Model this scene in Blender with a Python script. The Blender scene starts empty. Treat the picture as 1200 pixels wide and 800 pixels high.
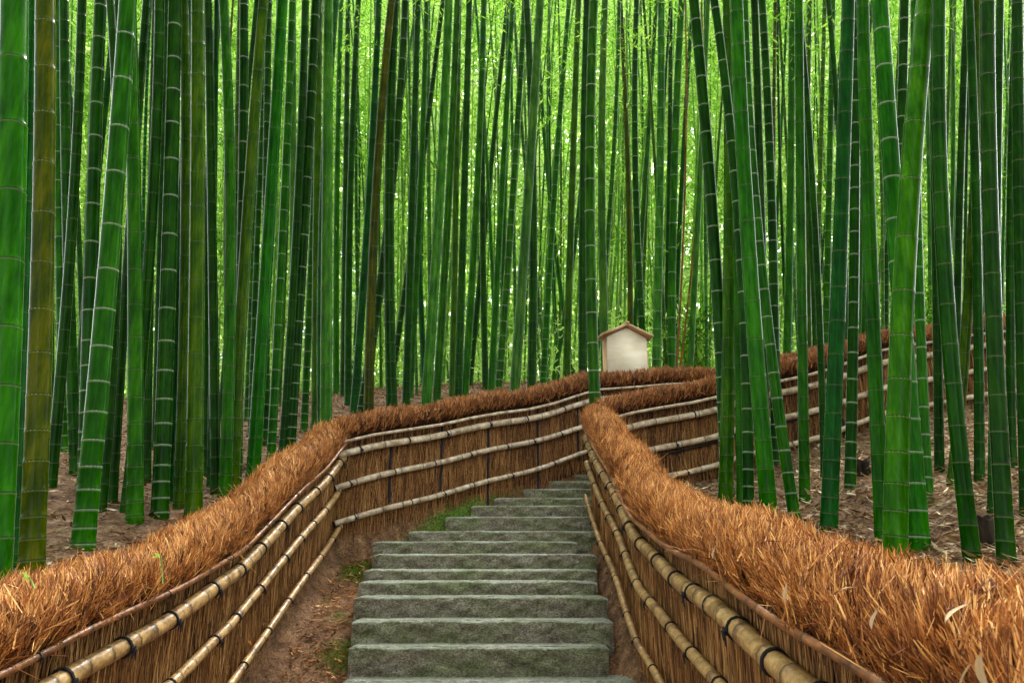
import bpy, bmesh, math, random
import numpy as np
from mathutils import Vector, Matrix

random.seed(7)
rng = np.random.default_rng(7)
S = bpy.context.scene
COL = S.collection

# ------------------------------------------------------------------ camera
F = 900.0
PITCH = math.atan(240 / F)
CP, SP = math.cos(PITCH), math.sin(PITCH)
cam_d = bpy.data.cameras.new("camera")
cam = bpy.data.objects.new("camera", cam_d)
COL.objects.link(cam)
cam.location = (0, 0, 0)
cam.rotation_euler = (math.radians(90) + PITCH, 0, 0)
cam_d.sensor_width = 36
cam_d.lens = 36 * F / 1200
cam_d.clip_start = 0.05
cam_d.clip_end = 2000
S.camera = cam
cam_d.dof.use_dof = True; cam_d.dof.focus_distance = 3.0; cam_d.dof.aperture_fstop = 11

# ------------------------------------------------------------------ light
SUN_EL, SUN_AZ = math.radians(50), math.radians(14)      # azimuth measured from +Y towards +X
W = bpy.data.worlds.new("World"); S.world = W; W.use_nodes = True
wn = W.node_tree.nodes; wl = W.node_tree.links
sky = wn.new("ShaderNodeTexSky"); sky.sky_type = 'NISHITA'; sky.sun_disc = False
sky.sun_elevation = SUN_EL; sky.sun_rotation = SUN_AZ
sky.air_density = 1.0; sky.dust_density = 4.0; sky.ozone_density = 0.6
wn["Background"].inputs[1].default_value = 0.15
hs = wn.new("ShaderNodeHueSaturation"); hs.inputs['Saturation'].default_value = .12      # thin white overcast
wl.new(sky.outputs[0], hs.inputs['Color'])
wl.new(hs.outputs[0], wn["Background"].inputs[0])
sun_d = bpy.data.lights.new("sun", 'SUN'); sun_d.energy = 1.5; sun_d.angle = math.radians(12)
sun_d.color = (1.0, 0.95, 0.84)
sun = bpy.data.objects.new("sun", sun_d); COL.objects.link(sun)
sd = Vector((math.sin(SUN_AZ) * math.cos(SUN_EL), math.cos(SUN_AZ) * math.cos(SUN_EL), math.sin(SUN_EL)))
sun.rotation_euler = sd.to_track_quat('Z', 'Y').to_euler()
S.view_settings.view_transform = 'Standard'
S.view_settings.look = 'None'
S.view_settings.exposure = 2.85
S.view_settings.gamma = 1.0
cy = S.cycles
cy.use_denoising = True
try:
    cy.denoiser = 'OPENIMAGEDENOISE'
except Exception:
    pass
cy.max_bounces = 7; cy.diffuse_bounces = 3; cy.glossy_bounces = 3
cy.transmission_bounces = 4; cy.transparent_max_bounces = 4
cy.sample_clamp_indirect = 4.0

# ------------------------------------------------------------------ pixel helpers (photograph pixels, 1200 x 800)
def ray(px, py):
    a, b = (px - 600) / F, -(py - 400) / F
    return np.array([a, CP - b * SP, SP + b * CP])
def at(px, py, Y):
    r = ray(px, py)
    return r * (Y / r[1])
def px_of(p):
    d = p[1] * CP + p[2] * SP
    u = -p[1] * SP + p[2] * CP
    return 600 + F * p[0] / d, 400 - F * u / d

# ------------------------------------------------------------------ materials
def new_mat(name):
    m = bpy.data.materials.new(name); m.use_nodes = True
    nt = m.node_tree
    return m, nt, nt.nodes, nt.links, nt.nodes["Principled BSDF"]
def N(nodes, t, **kw):
    n = nodes.new(t)
    for k, v in kw.items():
        setattr(n, k, v)
    return n
def ramp(nodes, stops, interp='LINEAR'):
    r = nodes.new("ShaderNodeValToRGB"); cr = r.color_ramp; cr.interpolation = interp
    cr.elements[0].position, cr.elements[0].color = stops[0][0], (*stops[0][1], 1)
    cr.elements[1].position, cr.elements[1].color = stops[-1][0], (*stops[-1][1], 1)
    for p, c in stops[1:-1]:
        e = cr.elements.new(p); e.color = (*c, 1)
    return r
def mix(nodes, links, fac, a, b, mode='MIX'):
    m = nodes.new("ShaderNodeMix"); m.data_type = 'RGBA'; m.blend_type = mode
    for sock, v in ((m.inputs[0], fac), (m.inputs[6], a), (m.inputs[7], b)):
        if hasattr(v, "links"):
            links.new(v, sock)
        elif isinstance(v, (int, float)):
            sock.default_value = v
        else:
            sock.default_value = (*v, 1)
    return m.outputs[2]
def mathn(nodes, links, op, a, b=None, clamp=False):
    m = nodes.new("ShaderNodeMath"); m.operation = op; m.use_clamp = clamp
    for i, v in enumerate((a, b)):
        if v is None: continue
        if hasattr(v, "links"): links.new(v, m.inputs[i])
        else: m.inputs[i].default_value = v
    return m.outputs[0]
def noise(nodes, links, scale, detail=4, rough=.55, vec=None, vscale=None):
    n = nodes.new("ShaderNodeTexNoise"); n.inputs['Scale'].default_value = scale
    n.inputs['Detail'].default_value = detail; n.inputs['Roughness'].default_value = rough
    if vec is not None:
        if vscale:
            mp = nodes.new("ShaderNodeMapping"); mp.inputs['Scale'].default_value = vscale
            links.new(vec, mp.inputs['Vector']); vec = mp.outputs[0]
        links.new(vec, n.inputs['Vector'])
    return n.outputs['Fac']
def bump(nodes, links, h, strength, dist, bsdf):
    b = nodes.new("ShaderNodeBump"); b.inputs['Strength'].default_value = strength
    b.inputs['Distance'].default_value = dist
    links.new(h, b.inputs['Height']); links.new(b.outputs[0], bsdf.inputs['Normal'])

def culm_material(name, wax=(.09, .15, .05), waxw=.008):
    m, nt, nd, lk, bs = new_mat(name)
    oi = N(nd, "ShaderNodeObjectInfo"); tc = N(nd, "ShaderNodeTexCoord")
    up = N(nd, "ShaderNodeAttribute", attribute_name="d_up"); dn = N(nd, "ShaderNodeAttribute", attribute_name="d_dn")
    ob = tc.outputs['Object']
    n1 = noise(nd, lk, 1.0, 4, .6, ob, (70, 70, 2.2))
    n2 = noise(nd, lk, 1.0, 4, .62, ob, (14, 14, 3.5))
    n3 = noise(nd, lk, 1.0, 3, .6, ob, (55, 55, 30))
    col = mix(nd, lk, mathn(nd, lk, 'MULTIPLY', n1, .95), oi.outputs['Color'], (.25, .40, .10), 'SOFT_LIGHT')
    r = ramp(nd, [(.36, (.42, .55, .60)), (.5, (1, 1, 1)), (.62, (2.1, 1.5, 1.5))]); lk.new(n2, r.inputs[0])
    col = mix(nd, lk, .85, col, r.outputs[0], 'MULTIPLY')
    rs = ramp(nd, [(.34, (.62, .66, .6)), (.5, (1, 1, 1)), (.66, (1.45, 1.25, 1.1))]); lk.new(n1, rs.inputs[0])
    col = mix(nd, lk, .8, col, rs.outputs[0], 'MULTIPLY')
    # scuffs and pale lichen flecks
    sc = ramp(nd, [(.62, (0, 0, 0)), (.74, (1, 1, 1))]); lk.new(n3, sc.inputs[0])
    col = mix(nd, lk, mathn(nd, lk, 'MULTIPLY', sc.outputs[0], .22), col, mix(nd, lk, 1.0, col, (2.6, 1.9, 2.0), 'MULTIPLY'))
    # each internode pales or darkens along its length
    g = mathn(nd, lk, 'MULTIPLY', dn.outputs['Fac'], 3.4, True)
    col = mix(nd, lk, mathn(nd, lk, 'MULTIPLY', g, .25), col, mix(nd, lk, 1.0, col, (.75, .85, .8), 'MULTIPLY'))
    # waxy bloom under each node, dark scar line at the node
    w = mathn(nd, lk, 'SUBTRACT', 1.0, mathn(nd, lk, 'DIVIDE', up.outputs['Fac'], waxw, True), True)
    w = mathn(nd, lk, 'MULTIPLY', w, mathn(nd, lk, 'ADD', mathn(nd, lk, 'MULTIPLY', n1, .9), .15), True)
    col = mix(nd, lk, w, col, wax)
    d = mathn(nd, lk, 'LESS_THAN', dn.outputs['Fac'], .006)
    col = mix(nd, lk, mathn(nd, lk, 'MULTIPLY', d, .75), col, (.02, .022, .012))
    lk.new(col, bs.inputs['Base Color'])
    rr = mathn(nd, lk, 'ADD', mathn(nd, lk, 'MULTIPLY', n2, .22), .03)
    lk.new(rr, bs.inputs['Roughness'])
    bs.inputs['Coat Weight'].default_value = .03; bs.inputs['Coat Roughness'].default_value = .06
    bs.inputs['Specular IOR Level'].default_value = .04
    bs.inputs['Sheen Weight'].default_value = .38; bs.inputs['Sheen Roughness'].default_value = .18; bs.inputs['Sheen Tint'].default_value = (.75, 1, .75, 1)
    bump(nd, lk, n1, .12, .004, bs)
    return m
M_CULM = culm_material("bamboo_skin")
M_CULM_W = culm_material("bamboo_skin_waxy", (.34, .44, .30), .014)

def simple(name, stops, scale=(8, 8, 8), rough=.7, attr=None, bumpd=0, coat=0, spec=.5, detail=5, vec='Object'):
    m, nt, nd, lk, bs = new_mat(name)
    tc = N(nd, "ShaderNodeTexCoord")
    n = noise(nd, lk, 1.0, detail, .62, tc.outputs[vec], scale)
    f = n
    if attr:
        a = N(nd, "ShaderNodeAttribute", attribute_name=attr)
        f = mathn(nd, lk, 'ADD', mathn(nd, lk, 'MULTIPLY', a.outputs['Fac'], .75), mathn(nd, lk, 'MULTIPLY', mathn(nd, lk, 'SUBTRACT', n, .25), .5), True)
    r = ramp(nd, stops); lk.new(f, r.inputs[0]); lk.new(r.outputs[0], bs.inputs['Base Color'])
    bs.inputs['Roughness'].default_value = rough; bs.inputs['Coat Weight'].default_value = coat
    bs.inputs['Specular IOR Level'].default_value = spec
    if bumpd: bump(nd, lk, n, .6, bumpd, bs)
    return m
M_WAX = simple("node_wax", [(.36, (.05, .10, .03)), (.46, (.22, .30, .18)), (.62, (.52, .58, .48))], (55, 55, 55), .7, spec=.1)
M_NODE_DARK = simple("node_dark", [(.3, (.012, .016, .006)), (.7, (.10, .10, .045))], (90, 90, 90), .55)
M_NODE_GOLD = simple("node_gold", [(.3, (.16, .12, .02)), (.65, (.55, .42, .08))], (90, 90, 90), .5)
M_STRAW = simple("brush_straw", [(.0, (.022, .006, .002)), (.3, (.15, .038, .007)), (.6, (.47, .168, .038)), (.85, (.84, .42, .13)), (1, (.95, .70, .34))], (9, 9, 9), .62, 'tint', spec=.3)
M_STRAW_FAR = simple("brush_straw_weathered", [(.0, (.02, .007, .003)), (.35, (.14, .045, .014)), (.7, (.36, .13, .034)), (1, (.62, .30, .10))], (9, 9, 9), .7, 'tint', spec=.25)
M_TWIG = simple("twig_bark", [(.0, (.02, .009, .004)), (.25, (.085, .034, .012)), (.5, (.27, .115, .036)), (.8, (.55, .28, .10)), (1, (.80, .56, .30))], (30, 30, 3), .75, 'tint', spec=.25)
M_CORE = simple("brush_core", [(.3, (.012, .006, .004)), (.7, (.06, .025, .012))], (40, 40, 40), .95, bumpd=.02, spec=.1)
M_CORD = simple("palm_cord", [(.3, (.004, .004, .007)), (.7, (.018, .017, .022))], (120, 120, 120), .75, bumpd=.003, spec=.3)

def rail_material(name, c0, c1, c2):
    m, nt, nd, lk, bs = new_mat(name)
    tc = N(nd, "ShaderNodeTexCoord"); a = N(nd, "ShaderNodeAttribute", attribute_name="band")
    n = noise(nd, lk, 1.0, 5, .7, tc.outputs['Object'], (14, 14, 14))
    n2 = noise(nd, lk, 1.0, 4, .7, tc.outputs['Object'], (60, 60, 60))
    f = mathn(nd, lk, 'ADD', mathn(nd, lk, 'MULTIPLY', n, .7), mathn(nd, lk, 'MULTIPLY', n2, .3))
    r = ramp(nd, [(.36, c0), (.5, c1), (.64, c2)]); lk.new(f, r.inputs[0])
    n4 = noise(nd, lk, 1.0, 6, .75, tc.outputs['Object'], (34, 34, 34))
    r9 = ramp(nd, [(.54, (0, 0, 0)), (.66, (1, 1, 1))]); lk.new(n4, r9.inputs[0])
    k = mathn(nd, lk, 'SUBTRACT', 1.0, mathn(nd, lk, 'DIVIDE', a.outputs['Fac'], .012, True), True)
    k = mathn(nd, lk, 'MAXIMUM', k, mathn(nd, lk, 'MULTIPLY', r9.outputs[0], .5))
    col = mix(nd, lk, mathn(nd, lk, 'MULTIPLY', k, .9), r.outputs[0], (.02, .012, .008))
    lk.new(col, bs.inputs['Base Color']); bs.inputs['Roughness'].default_value = .42
    bs.inputs['Coat Weight'].default_value = .12
    bump(nd, lk, n2, .35, .004, bs)
    return m
M_RAIL_TAN = rail_material("rail_tan", (.11, .045, .014), (.36, .20, .07), (.60, .38, .15))
M_RAIL_GREY = rail_material("rail_weathered", (.18, .11, .07), (.46, .34, .24), (.72, .61, .49))
M_RAIL_RUST = rail_material("rail_rust", (.07, .022, .010), (.22, .075, .022), (.38, .16, .05))
M_RAIL_DARK = rail_material("rail_dark", (.04, .025, .02), (.13, .09, .075), (.28, .21, .17))

def leaf_material(name, stops, trans=.55):
    m, nt, nd, lk, bs = new_mat(name)
    a = N(nd, "ShaderNodeAttribute", attribute_name="tint")
    r = ramp(nd, stops); lk.new(a.outputs['Fac'], r.inputs[0])
    nd.remove(bs)
    di = N(nd, "ShaderNodeBsdfDiffuse"); tr = N(nd, "ShaderNodeBsdfTranslucent"); gl = N(nd, "ShaderNodeBsdfGlossy")
    gl.inputs['Roughness'].default_value = .35
    lk.new(r.outputs[0], di.inputs['Color']); lk.new(r.outputs[0], gl.inputs['Color'])
    b = mix(nd, lk, 1.0, r.outputs[0], (1.2, 1.25, .85), 'MULTIPLY'); lk.new(b, tr.inputs['Color'])
    ms = N(nd, "ShaderNodeMixShader"); ms.inputs[0].default_value = trans
    lk.new(di.outputs[0], ms.inputs[1]); lk.new(tr.outputs[0], ms.inputs[2])
    m2 = N(nd, "ShaderNodeMixShader"); m2.inputs[0].default_value = .06
    lk.new(ms.outputs[0], m2.inputs[1]); lk.new(gl.outputs[0], m2.inputs[2])
    lk.new(m2.outputs[0], nd["Material Output"].inputs[0])
    return m
LEAF_STOPS = [(0, (.020, .085, .006)), (.35, (.085, .21, .020)), (.7, (.22, .40, .05)), (1, (.42, .58, .14))]
M_LEAF = leaf_material("bamboo_leaf", LEAF_STOPS, .6)
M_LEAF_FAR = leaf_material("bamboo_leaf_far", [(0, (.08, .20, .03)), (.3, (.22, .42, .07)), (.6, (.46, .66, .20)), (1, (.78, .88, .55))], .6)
M_LITTER = leaf_material("dry_leaf", [(0, (.03, .012, .007)), (.3, (.13, .06, .032)), (.6, (.30, .19, .11)), (.85, (.55, .42, .29)), (1, (.8, .7, .56))], .15)
M_NEEDLE = leaf_material("rusty_needle", [(0, (.03, .012, .006)), (.35, (.18, .07, .025)), (.65, (.48, .20, .07)), (1, (.75, .50, .28))], .15)
M_MOSS = leaf_material("moss_blade", [(0, (.03, .08, .01)), (1, (.16, .32, .03))], .4)

# ------------------------------------------------------------------ mesh helpers
def mesh_np(name, verts, faces, mat=None, attrs=None, smooth=False):
    """faces: int array (n,4) or (n,3), or list of such arrays"""
    verts = np.asarray(verts, dtype=np.float32).reshape(-1, 3)
    if isinstance(faces, np.ndarray): faces = [faces]
    me = bpy.data.meshes.new(name)
    me.vertices.add(len(verts)); me.vertices.foreach_set("co", verts.ravel())
    loops = np.concatenate([f.ravel() for f in faces]).astype(np.int32)
    tot = np.concatenate([np.full(len(f), f.shape[1]) for f in faces]).astype(np.int32)
    st = np.concatenate([[0], np.cumsum(tot)[:-1]]).astype(np.int32)
    me.loops.add(len(loops)); me.loops.foreach_set("vertex_index", loops)
    me.polygons.add(len(tot)); me.polygons.foreach_set("loop_start", st); me.polygons.foreach_set("loop_total", tot)
    if smooth: me.polygons.foreach_set("use_smooth", np.ones(len(tot), dtype=bool))
    me.update(calc_edges=True)
    for k, v in (attrs or {}).items():
        a = me.attributes.new(k, 'FLOAT', 'POINT'); a.data.foreach_set("value", np.asarray(v, dtype=np.float32))
    if mat: me.materials.append(mat)
    return me
def link(name, me, parent=None, loc=None, kind=None, label=None, cat=None, group=None):
    o = bpy.data.objects.new(name, me); COL.objects.link(o)
    if loc is not None: o.location = loc
    if parent is not None: o.parent = parent
    tag(o, label, cat, group, kind)
    return o
def tag(o, label=None, cat=None, group=None, kind=None):
    if label: o["label"] = label
    if cat: o["category"] = cat
    if group: o["group"] = group
    if kind: o["kind"] = kind
def unit(v):
    return v / np.maximum(np.linalg.norm(v, axis=-1, keepdims=True), 1e-9)

def tube_arrays(P, R, sides, cap=True):
    """P (n,3) centreline, R (n,) radii -> verts, quads, caps (tri fans)"""
    P = np.asarray(P, float); n = len(P)
    T = unit(np.gradient(P, axis=0))
    ref = np.array([0, 1.0, 0]) if abs(T[0][1]) < .7 else np.array([1.0, 0, 0])
    A = unit(np.cross(T, ref)); B = np.cross(T, A)
    th = np.arange(sides) / sides * 2 * np.pi
    V = P[:, None, :] + R[:, None, None] * (np.cos(th)[None, :, None] * A[:, None, :] + np.sin(th)[None, :, None] * B[:, None, :])
    i = np.arange(n - 1)[:, None] * sides; j = np.arange(sides)[None, :]; k = (j + 1) % sides
    Q = np.stack([i + j, i + k, i + sides + k, i + sides + j], -1).reshape(-1, 4)
    V = V.reshape(-1, 3)
    fs = [Q[:, ::-1]]
    if cap:
        V = np.vstack([V, P[0], P[-1]]); c0 = n * sides
        jj = np.arange(sides); kk = (jj + 1) % sides
        t0 = np.stack([jj, np.full(sides, c0), kk], -1); t1 = np.stack([(n - 1) * sides + kk, np.full(sides, c0 + 1), (n - 1) * sides + jj], -1)
        fs.append(np.vstack([t0, t1]))
    return V, fs
def tube(name, P, R, mat, sides=8, parent=None, attrs=None, **kw):
    R = np.full(len(P), R) if np.isscalar(R) else np.asarray(R)
    V, fs = tube_arrays(P, R, sides)
    at_ = None
    if attrs:
        at_ = {k: np.concatenate([np.repeat(v, sides), [v[0], v[-1]]]) for k, v in attrs.items()}
    return link(name, mesh_np(name, V, fs, mat, at_, True), parent, **kw)
def box_arrays(x0, x1, y0, y1, z0, z1):
    V = np.array([[x, y, z] for z in (z0, z1) for y in (y0, y1) for x in (x0, x1)], float)
    Q = np.array([[0, 2, 3, 1], [4, 5, 7, 6], [0, 1, 5, 4], [2, 6, 7, 3], [0, 4, 6, 2], [1, 3, 7, 5]])
    return V, Q
def ribbons(P, D, Wd, L, width, bend, tint):
    """n two-segment tapering blades. P root, D direction, Wd width direction, L length, bend = vector added at the tip"""
    n = len(P)
    mid = P + D * (L * .5)[:, None] + bend * .25
    tip = P + D * L[:, None] + bend
    w = Wd * (width * .5)[:, None]
    V = np.stack([P - w, P + w, mid - w * .9, mid + w * .9, tip - w * .35, tip + w * .35], 1).reshape(-1, 3)
    b = np.arange(n)[:, None] * 6
    Q = np.stack([b + [0, 1, 3, 2], b + [2, 3, 5, 4]], 1).reshape(-1, 4)
    return V, Q, np.repeat(tint, 6)
def leaves(P, D, Wd, L, width, tint):
    """n pointed leaves, four vertices each, folded slightly"""
    n = len(P)
    nrm = np.cross(D, Wd)
    a = P; m = P + D * (L * .4)[:, None]; t = P + D * L[:, None]
    w = Wd * (width * .5)[:, None]; f = nrm * (width * .12)[:, None]
    V = np.stack([a, m - w + f, t, m + w + f], 1).reshape(-1, 3)
    b = np.arange(n)[:, None] * 4
    T = np.stack([b + [0, 1, 2], b + [0, 2, 3]], 1).reshape(-1, 3)
    return V, T, np.repeat(tint, 4)
def randdir(n):
    return unit(rng.normal(size=(n, 3)))

# ------------------------------------------------------------------ stair profile (from the photograph)
STEP = [  # photo y of the nosing, left x, right x, distance
    (799, 400, 738, 4.34), (758, 408, 704, 4.52), (727, 412, 710, 4.72), (699, 415, 704, 4.94),
    (681, 420, 692, 5.15), (667.5, 426, 692, 5.39), (649, 436, 692, 5.68), (634, 437, 676, 6.00),
    (622, 479, 690, 6.30), (605, 522, 690, 6.60), (592, 552, 690, 6.88), (583, 579, 690, 7.12),
    (572.5, 612, 690, 7.36), (563.5, 633, 692, 7.60), (556, 650, 694, 7.82), (550, 664, 698, 8.02)]
SY = np.array([s[3] for s in STEP]); SZ = np.array([at(600, s[0], s[3])[2] for s in STEP])

# ------------------------------------------------------------------ fence centre lines: x, y, ground z
LINE_L = np.array([(-1.45, -1.5, -1.38), (-1.45, 1, -1.25), (-1.45, 2.25, -1.115), (-1.45, 3.9, -.81), (-1.45, 6.15, .0),
                   (-.72, 6.77, .25), (0, 7.37, .5), (.8, 8.05, .80), (2.45, 8.75, 1.05), (3.9, 9.25, 1.42), (9, 10.9, 2.3)])
LINE_R = np.array([(.76, -1.5, -1.30), (.76, .5, -1.13), (.76, 1.3, -1.05), (.76, 2.3, -.92), (.76, 4.05, -.65), (.76, 5, -.36), (.76, 6, .0), (.76, 6.78, .27),
                   (1.9, 7.1, .56), (3.6, 7.35, 1.06), (5.4, 7.7, 1.40), (8, 8.2, 1.9), (12, 9.4, 2.5)])
def near_line(line, x, y):
    """distance to polyline, z there, arrays"""
    best = np.full(x.shape, 1e9); bz = np.zeros(x.shape)
    for a, b in zip(line[:-1], line[1:]):
        d = b[:2] - a[:2]; L2 = d @ d
        t = np.clip(((x - a[0]) * d[0] + (y - a[1]) * d[1]) / L2, 0, 1)
        dist = np.hypot(x - a[0] - t * d[0], y - a[1] - t * d[1])
        m = dist < best
        best = np.where(m, dist, best); bz = np.where(m, a[2] + t * (b[2] - a[2]), bz)
    return best, bz
POLY = np.vstack([LINE_L[:, :2], LINE_R[::-1, :2]])
def in_poly(x, y):
    ins = np.zeros(x.shape, bool)
    for (x0, y0), (x1, y1) in zip(POLY, np.roll(POLY, -1, axis=0)):
        c = ((y0 > y) != (y1 > y)) & (x < (x1 - x0) * (y - y0) / (y1 - y0 + 1e-12) + x0)
        ins ^= c
    return ins
CTRL = np.array([
    (-2.2, 2.4, -.5), (-2.5, 4, .02), (-3.6, 4.5, .25), (-2.2, 6.4, .55), (-3, 8, 1.05), (-1, 8.6, 1.2), (.5, 9.2, 1.45), (-6, 8, 1.15),
    (-8, 12, 2.1), (0, 12, 2.4), (0, 16, 3.3), (-10, 16, 2.9), (10, 16, 3.4), (8, 12, 2.9), (8, 9.5, 2.3), (5.3, 7.3, 1.38), (3.5, 7.0, 1.03),
    (1.9, 6.8, .56), (2.3, 5.3, .36), (2.1, 3.3, -.05), (1.5, 2, -.42), (3.1, 3.3, .15), (3.2, 2, -.12), (2.2, 0, -.75), (6, 4, .75), (10, 5, 1.4),
    (-10, 5, .5), (-6, 2, -.3), (-3, 0, -1.0), (0, 22, 3.7), (-16, 22, 3.4), (16, 22, 3.9), (0, 45, 4), (-35, 45, 4), (35, 45, 4.2), (-30, 10, 1.5), (30, 10, 3),
    (-20, -10, -2), (20, -10, -.5), (0, -15, -2.4), (4.4, 8.6, 1.75), (2.6, 9.6, 1.6), (1.4, 5.5, .15), (1.4, 4, -.25), (4, 10.5, 2.15)])
def tps_fit(c):
    n = len(c); d = np.hypot(c[:, None, 0] - c[None, :, 0], c[:, None, 1] - c[None, :, 1])
    K = np.where(d > 0, d * d * np.log(np.maximum(d, 1e-9)), 0) + np.eye(n) * .05
    P = np.c_[np.ones(n), c[:, :2]]
    A = np.block([[K, P], [P.T, np.zeros((3, 3))]])
    return np.linalg.solve(A, np.r_[c[:, 2], 0, 0, 0])
TPS = tps_fit(CTRL)
def hill(x, y):
    x = np.clip(x, -45, 45); y = np.clip(y, -18, 50)
    out = TPS[-3] + TPS[-2] * x + TPS[-1] * y
    for (cx, cy_, _), w in zip(CTRL, TPS[:-3]):
        r2 = (x - cx) ** 2 + (y - cy_) ** 2
        out = out + w * .5 * r2 * np.log(np.maximum(r2, 1e-9))
    return out
def wob(x, y):
    return (np.sin(x * 3.1 + y * 1.7) * np.sin(y * 2.3 - x * 1.1) * .6 + np.sin(x * 7.3 - y * 4.1) * .25 + np.sin(x * 13 + y * 17) * .12)
def ground(x, y):
    x = np.asarray(x, float); y = np.asarray(y, float)
    h = hill(x, y) + .045 * wob(x, y)
    dl, zl = near_line(LINE_L, x, y); dr, zr = near_line(LINE_R, x, y)
    ins = in_poly(x, y)
    zc = (zl * dr + zr * dl) / (dl + dr + 1e-6) + .012 * wob(x * 2, y * 2)
    sz = np.interp(y, np.r_[0, SY], np.r_[-1.15, SZ - .19])
    instep = ins & (y > 2.4) & (y < 8.3) & (x > -1.35) & (x < .9)
    k = np.clip((y - 2.4) / 1.2, 0, 1)
    zc = np.where(instep, zc * (1 - k) + np.minimum(zc, sz) * k, zc)
    w = np.clip(np.minimum(dl, dr) / .12, 0, 1)
    return np.where(ins, zc * w + np.minimum(h, zc + .4) * (1 - w), h)
def g1(x, y): return float(ground(np.array([x]), np.array([y]))[0])

# ------------------------------------------------------------------ ground sheet
def build_ground():
    xs = np.concatenate([[-600, -250, -120, -70, -45], np.arange(-30, -9, 1.5), np.arange(-9, 9, .085), np.arange(9, 30, 1.5), [45, 70, 120, 250, 600]])
    ys = np.concatenate([[-600, -200, -80, -40, -20, -12, -7, -4], np.arange(-2.5, 12, .085), np.arange(12, 30, .8), [33, 38, 45, 60, 90, 150, 300, 700]])
    X, Y = np.meshgrid(xs, ys)
    Z = ground(X, Y)
    dl, _ = near_line(LINE_L, X, Y); dr, _ = near_line(LINE_R, X, Y)
    path = in_poly(X, Y).astype(float)
    nx, ny = len(xs), len(ys)
    i = np.arange(ny - 1)[:, None] * nx; j = np.arange(nx - 1)[None, :]
    Q = np.stack([i + j, i + j + 1, i + nx + j + 1, i + nx + j], -1).reshape(-1, 4)
    # moss grows along the left edge of the steps
    lx = np.interp(Y, SY, [at(s[1], s[0], s[3])[0] for s in STEP])
    edge = np.exp(-((X - lx + .12) / .13) ** 2) * np.where((Y > 5.75) & (Y < 8.2), 1.0, np.where((Y > 3.6) & (Y < 8), .42 + .3 * np.sin(Y * 9), 0))
    m, nt, nd, lk, bs = new_mat("forest_floor")
    tc = N(nd, "ShaderNodeTexCoord"); ob = tc.outputs['Object']
    pa = N(nd, "ShaderNodeAttribute", attribute_name="path"); mo = N(nd, "ShaderNodeAttribute", attribute_name="moss")
    n1 = noise(nd, lk, 1, 8, .7, ob, (9, 9, 9)); n2 = noise(nd, lk, 1, 6, .7, ob, (60, 60, 60)); n3 = noise(nd, lk, 1, 4, .6, ob, (4, 4, 4))
    f = mathn(nd, lk, 'ADD', mathn(nd, lk, 'MULTIPLY', n1, .5), mathn(nd, lk, 'MULTIPLY', n2, .5))
    r1 = ramp(nd, [(.32, (.03, .012, .008)), (.47, (.12, .062, .034)), (.57, (.27, .165, .10)), (.68, (.50, .38, .26))]); lk.new(f, r1.inputs[0])
    r2 = ramp(nd, [(.36, (.035, .018, .010)), (.47, (.13, .065, .034)), (.56, (.26, .135, .068)), (.68, (.44, .29, .17))]); lk.new(f, r2.inputs[0])
    col = mix(nd, lk, pa.outputs['Fac'], r1.outputs[0], r2.outputs[0])
    r3 = ramp(nd, [(.42, (0, 0, 0)), (.55, (1, 1, 1))]); lk.new(mathn(nd, lk, 'ADD', mathn(nd, lk, 'MULTIPLY', mo.outputs['Fac'], .38), mathn(nd, lk, 'MULTIPLY', n3, .5)), r3.inputs[0])
    r4 = ramp(nd, [(.4, (.035, .075, .012)), (.6, (.13, .24, .03))]); lk.new(n2, r4.inputs[0])
    col = mix(nd, lk, mathn(nd, lk, 'MULTIPLY', r3.outputs[0], mo.outputs['Fac'], True), col, r4.outputs[0])
    lk.new(col, bs.inputs['Base Color']); bs.inputs['Roughness'].default_value = .9; bs.inputs['Specular IOR Level'].default_value = .2
    bump(nd, lk, f, .9, .035, bs)
    me = mesh_np("ground", np.stack([X, Y, Z], -1).reshape(-1, 3), Q, m, {"path": path.ravel(), "moss": edge.ravel()}, True)
    link("ground", me, kind='structure')
build_ground()

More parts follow.
